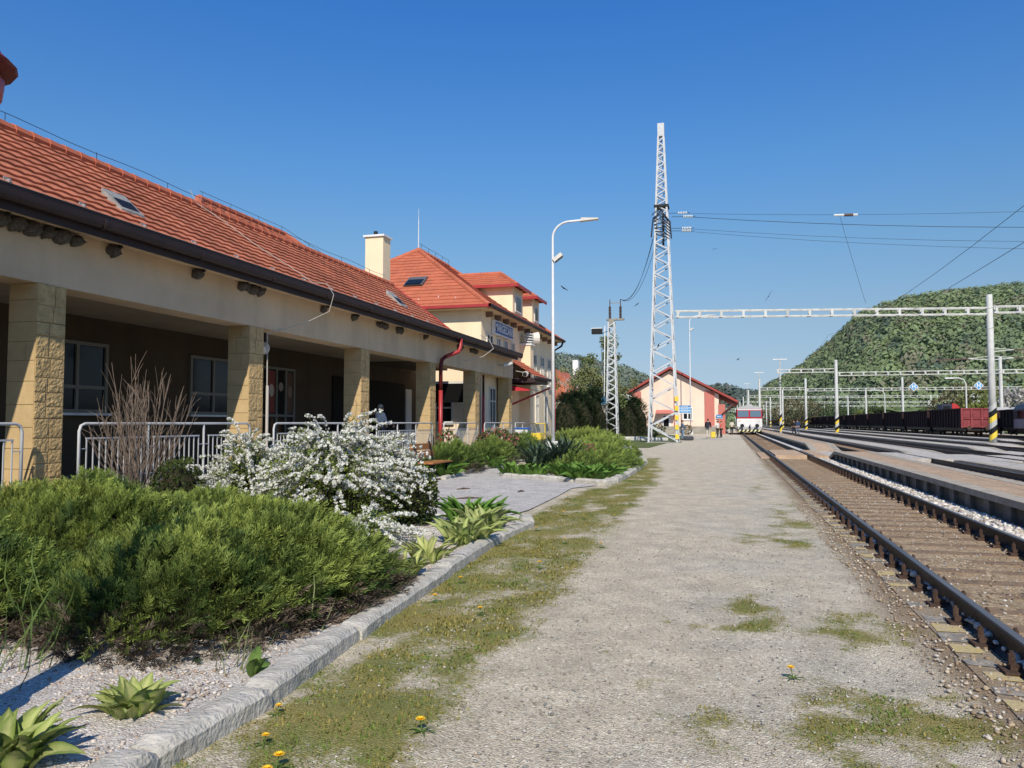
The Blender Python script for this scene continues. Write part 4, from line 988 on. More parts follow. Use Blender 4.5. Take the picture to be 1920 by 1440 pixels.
hosta('plain bright green clump at the rounded far end of the front bed', (-3.65, 10.9, .06), 60, .42, up=1.4, w=.45, inner=(.13,.27,.04), outer=(.11,.24,.035), spread=.34, name='daylily_plant')
hosta('small single broad leaved weed by the kerb joint', (-2.66, 3.95, .07), 4, .2, up=1.6, w=.8, inner=(.14,.22,.05), outer=(.12,.2,.04), name='broadleaf_weed', spread=.02)
for i, (x, y, n, L, lab) in enumerate(((-6.0, 21.6, 40, .42, 'broad green leaves at the left tip of the round bed'), (-5.3, 21.0, 36, .36, 'yellowish low leaves below the yucca'), (-4.1, 20.4, 60, .5, 'bright broad leaves at the front kerb of the round bed, below the tulips'),
        (-3.5, 19.7, 60, .46, 'bright broad leaves at the nearest corner of the round bed'), (-3.25, 20.9, 50, .42, 'leafy green clump on the right side of the round bed'), (-7.7, 20.4, 40, .5, 'fresh green leaf clump right beside the bench leg'), (-7.75, 24.6, 40, .45, 'light green leaf clump along the far path kerb'))):
    hosta(lab, (x, y, .06), n, L, up=1.2, w=.9, inner=(.15,.27,.05), outer=(.10,.21,.035), name='leafy_plant', spread=.42)
# yucca
def yucca(label, c, n, L):
    t = thing('yucca_plant', label, 'plant', c); P = np.tile(np.array(c), (n, 1))+rng.normal(size=(n, 3))*np.array([.16, .16, .06])
    a = rng.uniform(0, 2*pi, n); e = rng.uniform(.0, 1.7, n); D = np.stack([np.cos(a), np.sin(a), e], 1)
    V, F = inst(GB*np.array([2.4, 1, .6]), GBF, P, D, L*rng.uniform(.75, 1.1, n))
    np_mesh('leaf', V, F, M['leaf'], t, rep(np.array([.085, .13, .085])*rng.uniform(.6, 1.35, (n, 1)), 7)); return t
yucca('spiky blue green yucca in the round bed, left rosette', (-5.35, 22.3, .25), 130, 1.0)
yucca('spiky blue green yucca in the round bed, taller right rosette', (-4.75, 22.6, .35), 130, 1.0)
# small flowers
def flower(name, label, c, h, col, r=.03, n=3, group=None, spread=.1):
    t = thing(name, label, 'flower', c, group); b = MB(); pv = []; pf = []
    for k in range(n):
        x, y = c[0]+R(-spread, spread), c[1]+R(-spread, spread); hh = h*R(.8, 1.1); b.tube([(x, y, c[2]), (x+R(-.02,.02), y, c[2]+hh)], .004, 4)
        o = len(pv)
        for q in range(7):
            a = 2*pi*q/7; d = Vector((cos(a), sin(a), .5)); e = Vector((-sin(a), cos(a), 0)); p = Vector((x, y, c[2]+hh)); o = len(pv)
            pv += [p, p+d*r*.6+e*r*.35, p+d*r*1.15, p+d*r*.6-e*r*.35]; pf.append((o, o+1, o+2, o+3))
    b.build('stem', M['leafgreen'], t, fix=False); m2 = MB(); m2.add(pv, pf); m2.build('petals', col, t, fix=False); return t
M['leafgreen'] = mat('stem_green', (.10,.17,.04), .7)
PINK = mat('magenta_petal', (.55,.03,.20), .6); WHITEP = mat('white_petal', (.8,.8,.78), .6); YEL = mat('yellow_petal', (.85,.52,.02), .6)
for i, (x, y, lab) in enumerate(((-3.75, 21.6, 'magenta tulips above the leaves of the round bed'),)):
    flower('tulip_plant', lab, (x, y, .3), .55, PINK, .055, 8, spread=.22)
flower('daisy_plant', 'small white flowers on the right side of the round bed', (-3.05, 24.6, .3), .45, WHITEP, .05, 7, spread=.22)
# dandelions on the mossy strip: one built, the rest copied
def dandelion(c):
    t = thing('dandelion', 'yellow dandelion', 'flower', c, 'dandelions on the mossy strip'); b = MB(); x, y, z = c
    b.tube([(x, y, z), (x+.006, y, z+.03), (x+.01, y, z+.05)], .0025, 5); b.build('stem', M['leafgreen'], t)
    m2 = MB()
    for ring, (nn, r, e) in enumerate(((14, .022, .25), (11, .017, .7), (7, .010, 1.6))):
        for q in range(nn):
            a = 2*pi*(q+ring*.4)/nn; d = Vector((cos(a), sin(a), e)).normalized(); w = Vector((-sin(a), cos(a), 0)); p = Vector((x+.01, y, z+.05))
            m2.add([p, p+d*r*.7+w*.0035, p+d*r, p+d*r*.7-w*.0035], [(0,1,2,3)])
    m2.build('petals', YEL, t, fix=False)
    V, F = inst(HL*np.array([.35,1,.6]), HF, np.tile(np.array(c), (6, 1)), np.array([(cos(k*1.05), sin(k*1.05), .25) for k in range(6)]), np.full(6, .055)); np_mesh('leaf', V, F, M['leaf'], t, np.tile([[.10,.17,.035]], (len(V), 1)))
    return t
DD = [(-2.13, 3.27, 'dandelion nearest the kerb at the bottom, largest of the pair below the kerb joint'), (-1.9, 2.95, 'lower dandelion of the stacked pair at the bottom edge'), (-1.93, 3.06, 'upper dandelion of the stacked pair at the bottom edge'), (-1.47, 3.62, 'lone dandelion at the right border of the mossy strip, lower part'),
      (-2.28, 3.62, 'dandelion touching the kerb just below its broken joint'), (-1.9, 5.9, 'dandelion in the middle of the strip, beside the large juniper'), (-2.4, 6.2, 'dandelion close to the kerb beside the large juniper'), (-2.45, 7.0, 'dandelion close to the kerb opposite the first striped hosta'),
      (-1.9, 7.9, 'dandelion in mid strip opposite the second striped hosta'), (-2.0, 9.6, 'dandelion in mid strip opposite the third striped hosta'), (-1.5, 9.4, 'dandelion at the right border opposite the third striped hosta'), (-2.6, 10.6, 'dandelion beside the rounded end of the kerb'), (-2.2, 12.1, 'right dandelion of the pair past the kerb end'), (-2.6, 12.4, 'left dandelion of the pair past the kerb end'),
      (-1.75, 12.3, 'dandelion at the right moss border past the kerb end'), (-2.9, 14.2, 'dandelion where moss meets the grey path, nearer one'), (-3.1, 15.2, 'dandelion where moss meets the grey path, farther one'), (.35, 4.95, 'lone yellow dandelion on the open gravel right of the strip')]
d0 = None
for i, (x, y, lab) in enumerate(DD):
    if d0 is None: d0 = dandelion((x, y, .008)); d0['label'] = 'yellow '+lab
    else: dup(d0, (x, y, .008), ('yellow '+lab) if not lab.startswith('lone yellow') else lab, rz=R(0, 6), scale=(1.25 if y < 5 else 1.5)*R(.75, 1.05))

# white flowering spiraea
def spiraea(label, c, rad, h, n):
    t = thing('flowering_shrub', label, 'shrub', c); b = MB(); FP = []; FS = []; LP = []; LD = []
    for i in range(n):
        a = R(0, 2*pi); q = random.random()**.7; lx = cos(a)*rad[0]*q; ly = sin(a)*rad[1]*q
        top = h*(1-.42*q*q)*R(.72, 1.08)*(1+.2*fbm(lx*1.3+c[0], ly*1.3, 2)); 
        p0 = Vector((c[0]+lx*.15, c[1]+ly*.15, c[2])); p1 = Vector((c[0]+lx*.55, c[1]+ly*.55, c[2]+top)); out = Vector((cos(a), sin(a), 0)); 
        p2 = Vector((c[0]+lx, c[1]+ly, c[2]+top))+out*R(.15, .4)+Vector((.12, -.05, -R(.02, .5))); pts = []
        for k in range(13): s = k/12; pts.append(p0*(1-s)**2+p1*2*s*(1-s)+p2*s*s+Vector((0, 0, .25*s*(1-s)*0)))
        b.tube(pts[::3], [.006, .005, .004, .003, .002], 3)
        bare = R(0, 1) < .22
        for k in range(3, 13):
            for rr in range(12):
                s = R(-.5, .5); p = pts[k].lerp(pts[min(12, k+1)], abs(s))
                if k >= 5 and not bare and R(0, 1) < (.95 if k > 7 else .6): FP.append(p+Vector((R(-.02,.02), R(-.02,.02), R(-.005,.03)))); FS.append(R(.011, .020))
                if R(0, 1) < (.16 if k > 7 and not bare else .4): LP.append(p+Vector((R(-.03,.03), R(-.03,.03), R(-.04,.01)))); LD.append((R(-1,1), R(-1,1), R(-.3,1)))
    for i in range(int(n*20)):
        a = R(0, 2*pi); q = random.random()**.5*.92; z = c[2]+h*R(.1, .85)*(1-.35*q*q); LP.append(Vector((c[0]+cos(a)*rad[0]*q, c[1]+sin(a)*rad[1]*q, z))); LD.append((R(-1,1), R(-1,1), R(-.3,1)))
    b.build('branch', M['bark'], t, fix=False)
    FP = np.array([p[:] for p in FP]); m = len(FP)
    fv = np.array([(cos(k*pi*2/5), sin(k*pi*2/5), .25*(k % 2)) for k in range(5)]+[(0, 0, .45)]); ff = np.array([(k, (k+1) % 5, 5) for k in range(5)])
    V, F = inst(fv, ff, FP, unit(m), np.array(FS), roll=rng.uniform(0, 6, m)); np_mesh('blossom', V, F, M['petal'], t, rep(np.array([.80,.80,.74])*rng.uniform(.8, 1.05, (m, 1)), 6))
    LP = np.array([p[:] for p in LP]); m = len(LP); lv = np.array([(0,0,0), (.24,.5,.05), (0,1,0), (-.24,.5,.05)]); lf = np.array([(0,1,2,3)])
    V, F = inst(lv, lf, LP, np.array(LD), rng.uniform(.025, .05, m), U=unit(m)); k = rng.random((m, 1))
    np_mesh('foliage', V, F, M['leaf'], t, rep(np.array([.11,.17,.04])*(1-k)+np.array([.26,.32,.06])*k, 4))
    for k in range(0): pass
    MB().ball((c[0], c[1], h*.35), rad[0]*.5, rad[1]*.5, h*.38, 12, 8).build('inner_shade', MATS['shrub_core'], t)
    return t
spiraea('big arching shrub covered in white blossom beside the box shrub', (-5.35, 9.9, .05), (1.0, 1.05), 1.58, 600)
spiraea('smaller white blossoming shrub at the left, before the second column', (-7.3, 10.6, .05), (.52, .6), 1.40, 200)
spiraea('low trailing white blossom sprays at the right end of the front juniper', (-4.25, 8.6, .05), (.4, .55), .5, 60)

# leafy box shrubs
LFV = np.array([(0,0,0), (.3,.35,.08), (.26,.75,.04), (0,1,-.05), (-.26,.75,.04), (-.3,.35,.08)]); LFF = np.array([(0,1,2,3), (0,3,4,5)])
def leafball(name, label, c, rad, n, s, col0, col1, lump=.15, freq=3., core=True, group=None, cat='shrub', part='foliage', conical=0., trunk=None):
    t = thing(name, label, cat, (c[0], c[1], c[2]-rad[2]), group); P = np.zeros((n, 3)); U = unit(n)
    rr = .72+.28*rng.random(n)**.5
    for i in range(n):
        u = U[i]; k = 1+lump*fbm(u[0]*freq+c[0], u[1]*freq+c[1], u[2]*freq, 3)*2
        if conical: k *= max(.05, 1-conical*(u[2]*.5+.5))
        P[i] = (c[0]+u[0]*rad[0]*k*rr[i], c[1]+u[1]*rad[1]*k*rr[i], c[2]+u[2]*rad[2]*(1 if conical else k)*rr[i])
    D = U+rng.normal(size=(n, 3))*.6+np.array([0, 0, .4])
    V, F = inst(LFV, LFF, P, D, s*rng.uniform(.6, 1.3, n), U=unit(n))
    k = np.clip(.5+.5*U[:, 2]+rng.normal(size=n)*.28, 0, 1)[:, None]
    cc = np.array(col0)*(1-k)+np.array(col1)*k
    if name == 'flowering_bush': cc = np.where(rng.random((n, 1)) < .26, np.array(col1), np.array([.11,.15,.05]))*rng.uniform(.6, 1.3, (n, 1))
    np_mesh(part, V, F, M['leaf'], t, rep(cc, 6))
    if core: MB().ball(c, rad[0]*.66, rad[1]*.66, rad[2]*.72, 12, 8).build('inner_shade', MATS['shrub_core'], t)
    if trunk: MB().tube([(c[0], c[1], c[2]-rad[2]-trunk), (c[0], c[1], c[2])], [.09, .05], 6).build('trunk', M['bark'], t)
    return t
leafball('box_shrub', 'dark round box ball under the bare shrub by the railing', (-8.05, 10.0, .52), (.40,.40,.46), 2200, .045, (.03,.055,.016), (.085,.115,.03))
leafball('box_shrub', 'upright dark box shrub right of the white blossom, beside the path', (-4.42, 10.5, .42), (.34,.40,.50), 3000, .045, (.03,.055,.014), (.11,.14,.03), lump=.1)
leafball('box_shrub', 'small yellowish box shrub peeping out behind the upright box shrub', (-5.0, 11.35, .45), (.34,.40,.50), 1600, .05, (.06,.09,.02), (.2,.22,.05))
leafball('flowering_bush', 'pink flowering bush in front of the white railing by the fifth column', (-8.6, 28.6, .62), (.55,2.2,.62), 2600, .10, (.08,.11,.04), (.42,.14,.13), core=False, lump=.2)
leafball('flowering_bush', 'pink flowering bush in front of the blue lidded bin', (-8.45, 31.0, .55), (.45,1.3,.5), 1500, .10, (.08,.11,.04), (.42,.16,.14), core=False, lump=.2)
leafball('flowering_bush', 'small pink flowering plant at the fourth column and bench back', (-8.75, 23.6, .75), (.3,.7,.5), 500, .09, (.08,.10,.04), (.42,.15,.12), core=False, lump=.2)

# bare shrub before the first railing
t = thing('bare_shrub', 'tall leafless shrub with many thin upright twigs before the first railing', 'shrub', (-8.55, 9.75, .2)); b = MB()
for i in range(52):
    a = R(0, 2*pi); sp = random.random()**.6*.78; hh = 2.35*(1-.38*(sp/.78)**2)*R(.72, 1.05); p = Vector((-8.55+R(-.1,.1), 9.75+R(-.1,.1), .15)); d = Vector((cos(a)*sp, sin(a)*sp, 0)); pts = []
    for k in range(7): s = k/6; pts.append(p+d*(s**.8)*1.15+Vector((R(-.02,.02), R(-.02,.02), hh*s)))
    b.tube(pts, [.010, .008, .007, .006, .005, .004, .003], 4)
    for k in range(2, 6):
        for q in range(2):
            if R(0, 1) < .7:
                e = Vector((R(-.2,.2), R(-.2,.2), R(.18,.5))); b.tube([pts[k], pts[k]+e*.55+Vector((0,0,.03)), pts[k]+e], [.004, .0035, .002], 3)
b.build('twig', M['twig'], t, fix=False)
# stones and dead leaves near the box shrub
rk = None
for i, (x, y, s) in enumerate(((-3.95, 9.75, .10), (-3.8, 9.5, .08), (-4.05, 9.4, .09), (-3.6, 9.75, .07))):
    b = MB(); b.ball((x, y, .07), s, s*.8, s*.55, 8, 5)
    b.v = [(p[0]+.02*noise.noise(Vector(p)*17), p[1]+.02*noise.noise(Vector(p)*13+Vector((3,0,0))), p[2]+.02*noise.noise(Vector(p)*15)) for p in b.v]
    o = b.build('rock', M['granite']); tag(o, 'grey fist sized rock in the bed at the foot of the upright box shrub', 'rock', 'rocks at the foot of the box shrub')
# dropped twigs on the path
for i, (x, y, a, L) in enumerate(((-5.2, 14.5, .5, .5), (-5.9, 16.5, .9, .35), (-4.4, 16.2, 1.4, .3))):
    b = MB(); b.tube([(x, y, .03), (x+cos(a)*L*.5, y+sin(a)*L*.5, .045), (x+cos(a)*L, y+sin(a)*L, .03)], [.012, .02, .008], 5); b.ball((x+cos(a)*L*.6, y+sin(a)*L*.6, .035), .07, .03, .02, 6, 4)
    tag(b.build('fallen_twig', M['bark']), ('dark fallen twig on the grey path, nearest to the box shrub', 'dark fallen twig on the grey path, nearest to the bench', 'dark fallen twig on the grey path, nearest to the round bed')[i], 'twig')
# ------------------------------------------------------------------ street lantern just outside the left edge
t = thing('street_lantern', 'red metal park lantern reaching in at the top left corner', 'street lamp', (-4.09, 3.1, 0)); lx, ly = -4.09, 3.1
RL = mat('lantern_red', (.48,.05,.03), .45, var=.15, vs=5, spec=.5)
MB().lathe(-3.5, 2.62, [(.14, 0), (.14, .6), (.09, .7), (.075, 3.0), (.06, 3.3)], 12).build('post', RL, t, smooth=True); MB().tube([(-3.5, 2.62, 2.9), (-3.75, 2.82, 2.86), (-4.02, 3.03, 2.95), (lx, ly, 3.13)], .03, 8).build('arm', RL, t, smooth=True)
MB().lathe(lx, ly, [(.06, 3.12), (.22, 3.22), (.30, 3.34), (.31, 3.42), (.29, 3.455)], 18).build('bowl', RL, t, smooth=True)
MB().lathe(lx, ly, [(.29, 3.46), (.36, 3.485), (.37, 3.50), (.30, 3.56), (.28, 3.60)], 20).build('brim', mat('lantern_dark', (.16,.025,.03), .5), t)
MB().lathe(lx, ly, [(.27, 3.60), (.24, 3.70), (.12, 3.80), (.03, 3.86)], 18).build('cap', RL, t, smooth=True)

# ------------------------------------------------------------------ bench
t = thing('park_bench', 'brown wooden park bench with dark legs beside the grey path', 'bench', (-7.7, 19.9, 0)); bx, by, rz = -7.7, 19.9, 0
for k in range(2): MB().box(bx-.42-.06*k*1, bx-.38-.06*k*1, by-.75, by+.75, .58+.20*k, .75+.20*k).build('backrest_plank', M['wood'], t, bevel=.008)
for k in range(3): MB().box(bx-.34+.18*k, bx-.18+.18*k, by-.75, by+.75, .42, .465).build('seat_plank', M['wood'], t, bevel=.008)
for s in (-.55, .55):
    b = MB(); b.bar((bx-.30, by+s, 0), (bx-.22, by+s, .42), .06); b.bar((bx+.16, by+s, 0), (bx+.06, by+s, .42), .06); b.bar((bx-.34, by+s, .40), (bx+.18, by+s, .40), .05); b.bar((bx-.31, by+s, .40), (bx-.46, by+s, 1.0), .05)
    b.build('leg_frame', M['black'], t)
# flower pot behind, bins, cart
def bin_(label, x, y, z, w, h, lid, ay=None):
    t = thing('waste_bin', label, 'bin', (x, y, z)); MB().box(x-w/2, x+w/2, y-w/2, y+w/2, z, z+h).build('body', M['white'], t, bevel=.015)
    MB().box(x+w/2+.001, x+w/2+.012, y-w/2+.03, y+w/2-.03, z+.03, z+h-.04).build('side_panel', mat('bin_side', (.04,.06,.25), .5), t)
    MB().box(x-w/2-.03, x+w/2+.03, y-w/2-.03, y+w/2+.03, z+h+.002, z+h+.08).build('lid', lid, t, bevel=.02); return t
bin_('white box bin with blue lid beside the last railing', -8.78, 33.2, .5, .56, .72, mat('lid_blue', (.03,.12,.42), .4))
bin_('slim white and purple bin left of the lattice mast', -13.2, 79, 0, 1.0, 2.0, M['white'])
t = thing('platform_cart', 'yellow hand cart with tall frame in front of the station house', 'cart', (-8.95, 36, .5)); b = MB()
for x in (-9.35, -8.55):
    for y in (35.6, 36.5): b.bar((x, y, .62), (x, y, .95 if y < 36 else 1.5), .035)
b.bar((-9.35, 36.5, 1.48), (-8.55, 36.5, 1.48), .035); b.build('frame', M['yellow'], t); MB().box(-9.05, -8.6, 35.65, 36.45, .66, 1.02).build('box', M['yellow'], t, bevel=.02)
for x in (-9.38, -8.52): 
    for y in (35.8, 36.3): MB().tube([(x-.03, y, .62), (x+.03, y, .62)], .12, 10).build('wheel', M['black'], t)
wb = [(-8.9, 44.5), (-7.9, 46.2), (-8.6, 48.2), (-9.6, 49.5), (-10.6, 51.0), (-11.4, 53)]
for i, (x, y) in enumerate(wb):
    o = MB().box(x-.45, x+.45, y-.4, y+.4, 0, .75+.1*(i % 2)).build('concrete_block', M['concrete'], bevel=.03); tag(o, 'grey concrete block in the low row before the dark conifer hedge', 'block', 'concrete blocks before the hedge')
t = thing('toolbox', 'small red object on the ground at the foot of the station house corner', 'box', (-8.3, 43.2, .6)); MB().prism([(-8.55, .55), (-8.1, .55), (-8.2, .85), (-8.4, .95)], 'y', 43.0, 43.4).build('body', M['redmetal'], t); MB().bar((-8.5, 43.2, .97), (-8.2, 43.2, .9), .03).build('handle', M['black'], t)

# ------------------------------------------------------------------ platform lamps
def plat_lamp(label, x, y, top, arm=1.75, big=True, spot=True, base=.65):
    t = thing('street_lamp', label, 'street lamp', (x, y, 0))
    MB().box(x-.28, x+.28, y-.28, y+.28, 0, base).build('footing', M['white'], t, bevel=.03)
    r = .07
    pts = [(x, y, base), (x, y, top*.55)]+[(x, y, top-.8)]+[(x+.8*(1-cos(a)), y, top-.75+.73*sin(a)) for a in np.linspace(.15, pi/2, 8)]+[(x+arm*.8, y, top)]
    MB().tube(pts, [r*1.15, r]+[r*.75]*(len(pts)-2), 10).build('pole', M['white'], t, smooth=True)
    MB().prism([(x+arm*.75, top-.06), (x+arm*1.25, top-.02), (x+arm*1.25, top+.04), (x+arm*.8, top+.10)], 'y', y-.13, y+.13).build('lamp_head', M['frame'], t)
    if spot:
        b = MB(); b.bar((x+.05, y, top-1.85), (x+.45, y, top-1.55), .26, .18); s = b.build('floodlight', M['frame'], t); MB().bar((x+.10, y, top-1.93), (x+.46, y, top-1.67), .22, .03).build('glass', M['glass'], s)
plat_lamp('tall white curved lamp post in front of the station house', -7.9, 35.4, 11.0)
plat_lamp('distant white curved lamp post before the pink goods shed', -4.6, 100, 15.0, arm=2.6)

# ------------------------------------------------------------------ lattice masts
def lattice(parent, x, y, z0, z1, w0, w1, leg=.12, br=.07, tall=1.05, name='lattice', m=None):
    m = m or M['lattice']; lg = MB(); b = MB()
    def wz(z): return (w0+(w1-w0)*(z-z0)/(z1-z0))/2
    cs = ((-1,-1), (1,-1), (1,1), (-1,1))
    for i, j in cs:
        lg.bar((x+i*wz(z0), y+j*wz(z0), z0), (x+i*wz(z1), y+j*wz(z1), z1), leg, leg, (0,1,0))
    lg.build('leg', m, parent)
    z = z0+.15; k = 0
    while z < z1-.3:
        zn = min(z1-.1, z+max(.34, wz(z)*tall)); 
        for q in range(4):
            (i0, j0), (i1, j1) = cs[q], cs[(q+1) % 4]; s = k % 2
            A = (x+i0*wz(z), y+j0*wz(z)); Bq = (x+i1*wz(z), y+j1*wz(z)); A2 = (x+i0*wz(zn), y+j0*wz(zn)); B2 = (x+i1*wz(zn), y+j1*wz(zn))
            flip = (k+q//2) % 2
            if flip: b.bar((*A, z), (*B2, zn), br, br, (0, 0, 1))
            else: b.bar((*Bq, z), (*A2, zn), br, br, (0, 0, 1))
        z = zn; k += 1
    b.build('bracing', m, parent)
TX, TY = -4.72, 59.5; TT = 24.5
t = thing('lattice_tower', 'tall tapering white lattice tower carrying power lines, on the platform', 'power pylon', (TX, TY, 0))
lattice(t, TX, TY, 0, TT-1, 2.1, .40, .13, .08)
MB().box(TX-.25, TX+.25, TY-.25, TY+.25, TT-1.0, TT).build('top_plate', M['lattice'], t); MB().box(TX-.55, TX+.55, TY-.55, TY+.55, 17.95, 18.1).build('collar', M['black'], t)
MB().box(TX-1.25, TX+1.25, TY-1.25, TY+1.25, -.1, .06).build('footing', M['concrete'], t)
b = MB()
for k in range(5): b.box(TX+.93-.008*k, TX+1.18-.008*k, TY-1.17, TY-.92, .3+.7*k, .65+.7*k)
b.build('warning_stripe', M['yellow'], t)
b = MB()
for k in range(7): b.tube([(TX-.7+.05*k, TY-.55, 17.3-.25*k), (TX+.1*k-.3, TY-.62, 17.7-.35*k), (TX+.72-.02*k, TY-.5, 16.6-.2*k)], .045, 6)
b.tube([(TX-.75, TY-.6, 15.6), (TX-.62, TY-.6, 16.9), (TX, TY-.6, 17.6), (TX+.65, TY-.6, 16.7), (TX+.75, TY-.6, 15.4)], .06, 6); b.tube([(TX+.1, TY, 15), (TX+.1, TY, 17.7)], .09, 6); b.build('cable_loop', M['wire'], t)
# small mast with insulators and floodlight
mx, my = -9.75, 67.3
t = thing('lattice_mast', 'short lattice mast with two insulators and a floodlight, left of the tower', 'power pylon', (mx, my, 0)); lattice(t, mx, my, 0, 10.3, .95, .50, .12, .08)
b = MB(); b.box(mx-.45, mx+1.1, my-.15, my+.15, 10.45, 10.6); b.box(mx-.25, mx+.25, my-.2, my+.2, 9.9, 10.45); b.bar((mx-.1, my, 12.0), (mx+.75, my, 12.0), .06); b.build('crossarm', M['concrete'], t)
for x in (mx-.15, mx+.78):
    MB().lathe(x, my, [(.05, 10.6)]+[(r, 10.7+.13*k+dz) for k in range(8) for r, dz in ((.14, 0), (.07, .06))]+[(.04, 11.8), (.04, 12.3)], 10).build('insulator', M['porcelain'], t)
b = MB(); b.box(mx-1.75, mx-.85, my-.25, my+.25, 9.3, 9.75); b.bar((mx-.9, my, 9.3), (mx-.2, my, 9.6), .06); f = b.build('floodlight', M['black'], t)
MB().box(mx-1.78, mx-.82, my-.28, my+.28, 9.755, 9.82).build('hood', M['white'], f)
pipe(t, [(mx-.75, my, 0), (mx-.6, my, 10)], .04, 'conduit', M['white']); MB().box(mx-.95, mx-.5, my-.2, my+.2, 1.6, 3.1).build('switch_box', M['frame'], t); MB().box(mx-.95, mx-.55, my-.22, my+.18, 3.12, 3.7).build('round_plate', M['skyblue'], t)
MB().box(mx-.75, mx+.75, my-.75, my+.75, -.1, .12).build('footing', M['concrete'], t)

# ------------------------------------------------------------------ catenary portals over the yard
def beam_mesh(xa, xb, y, z, h=.46, d=.40, step=1.6):
    b = MB()
    for zz in (z-h/2, z+h/2):
        for yy in (y-d/2, y+d/2): b.box(xa, xb, yy-.05, yy+.05, zz-.05, zz+.05)
    x = xa+.2
    while x < xb:
        for yy in (y-d/2, y+d/2): b.box(x-.09, x+.09, yy-.045, yy+.045, z-h/2+.05, z+h/2-.05)
        b.box(x-.05, x+.05, y-d/2+.05, y+d/2-.05, z-h/2-.05, z-h/2+.03); x += step
    return b
def stripes(t, x, y, z0, n, r, s=.42):
    for k in range(n):
        m_ = (M['yellow'], M['black'], M['whitepost'])[0 if k % 3 == 0 else 1 if k % 3 == 1 else 2] if n > 3 else (M['yellow'] if k % 2 == 0 else M['black'])
        b = MB(); o = []; q = r*1.08; N = 12; vs = []; fs = []
        for e in (0, 1):
            for i in range(N): a = 2*pi*i/N; vs.append((x+q*cos(a), y+q*sin(a), z0+(k+e)*s+.22*cos(a)*(1)))
        fs = [(i, (i+1) % N, N+(i+1) % N, N+i) for i in range(N)]; b.add(vs, fs); b.build('warning_stripe', m_, t)
M['whitepost'] = mat('post_white', (.56,.57,.55), .6, var=.15, vs=3, grime=.35)
PORT = []
def portal(label, y, xs, z, ztop, spans, striped=(), zg=-.25, skew=0, yo=0):
    t = thing('catenary_portal', label, 'catenary portal', (xs[0], y, 0), 'catenary portals across the yard')
    for x in xs: MB().lathe(x, y+yo, [(.25, zg), (.245, z*.5), (.22, ztop), (.2, ztop+.05)], 12).build('pole', M['whitepost'], t, smooth=True)
    for xa, xb, dz in spans:
        q = beam_mesh(xa, xb, y, z+dz); q.v = [(a, c+skew*(a-xs[0])+yo, d) for a, c, d in q.v]; q.build('beam', M['whitepost'], t)
    for x in striped: stripes(t, x, y+yo, zg+.35, 6, .25)
    return t
portal('nearest white catenary portal, from the tower to the striped round mast', 59.9, (18.75,), 9.78, 10.95, ((-3.8, 18.5, 0), (19.0, 66, .1)), (18.75,), zg=.02, skew=.2, yo=4.55)
portal('second catenary portal along the yard, with a long beam before the hill', 120, (15.05, 36, 58, 82), 9.2, 10.5, ((6.9, 14.8, -.15), (15.3, 82, -.7)), (15.05,))
portal('third catenary portal along the yard', 172, (6.4, 15.6, 34, 60, 96), 8.4, 10.6, ((6.2, 15.4, .2), (15.8, 112, -.1)), (6.4, 15.6))
portal('fourth catenary portal along the yard', 228, (5.5, 14.6, 36, 62, 110), 8.6, 10.6, ((5.4, 14.4, .2), (14.8, 125, -.1)), (14.6,))
portal('fifth catenary portal along the yard', 290, (5.2, 14.4, 40, 66, 120), 8.6, 10.6, ((5, 14.2, .2), (14.6, 130, -.1)), (14.4,))
portal('sixth catenary portal along the yard', 355, (4.9, 16, 44, 80), 8.6, 10.6, ((4.8, 15.8, .2), (16.2, 120, -.1)))
portal('seventh catenary portal along the yard', 430, (4.6, 18, 48, 84), 8.6, 10.6, ((-6, 17.8, .2), (18.2, 120, -.1)))
portal('farthest catenary portal down the yard, above the railcar', 520, (-10, 4.3, 20, 60), 8.6, 10.6, ((-24, 19.8, .2), (20.2, 120, -.1)))
# wires
def wire(pts, r, label, group, sag=0., n=14, cat='cable', m=None, name='overhead_wire'):
    A, Bq = Vector(pts[0]), Vector(pts[1]); q = [A.lerp(Bq, k/n)-Vector((0, 0, sag*4*(k/n)*(1-k/n))) for k in range(n+1)]
    o = MB().tube(q, r, 5).build(name, m or M['wire']); tag(o, label, cat, group); return o
ends = [((TX+1.2, 60, 17.59), (62, 64.5, 17.6), 'top power line running right from the tower'), ((TX+1.6, 60, 17.3), (62, 64, 15.6), 'thick power line running right from the tower, second from top'), ((TX+1.5, 60, 16.4), (62, 67, 15.1), 'lower power line running right from the tower'), ((TX+1.45, 60.4, 16.3), (62, 71, 14.9), 'lowest power line running right from the tower')]
for a, c, lab in ends:
    wire((a, c), .012 if 'thick' not in lab else .02, lab, 'power lines from the tower', sag=1.3 if 'top power' in lab else 1.6)
    t = thing('insulator', 'pale insulator string on the '+lab.split(' running')[0]+(' second' if 'thick' in lab else '')+' beside the tower', 'insulator', a, 'insulator strings at the tower'); d = (Vector(c)-Vector(a)).normalized()
    b = MB()
    for k in range(6): p = Vector(a)+d*(.12*k); b.tube([p, p+d*.06], .11, 8)
    b.build('disc', mat('glass_insulator', (.65,.68,.66), .25), t); MB().tube([Vector(a)-Vector((.9,0,-.05)), Vector(a)+d*.9], .02, 5).build('rod', M['wire'], t)
for k, (dx, dz) in enumerate(((0, 0), (.12, .1), (.25, -.1))):
    wire(((mx+.78, my, 12.3), (TX-.7+dx, TY, 15.6+dz*3)), .016, ('leftmost','middle','rightmost')[k]+' of the three slack cables between mast and tower', 'slack cables to the mast', sag=1.6)
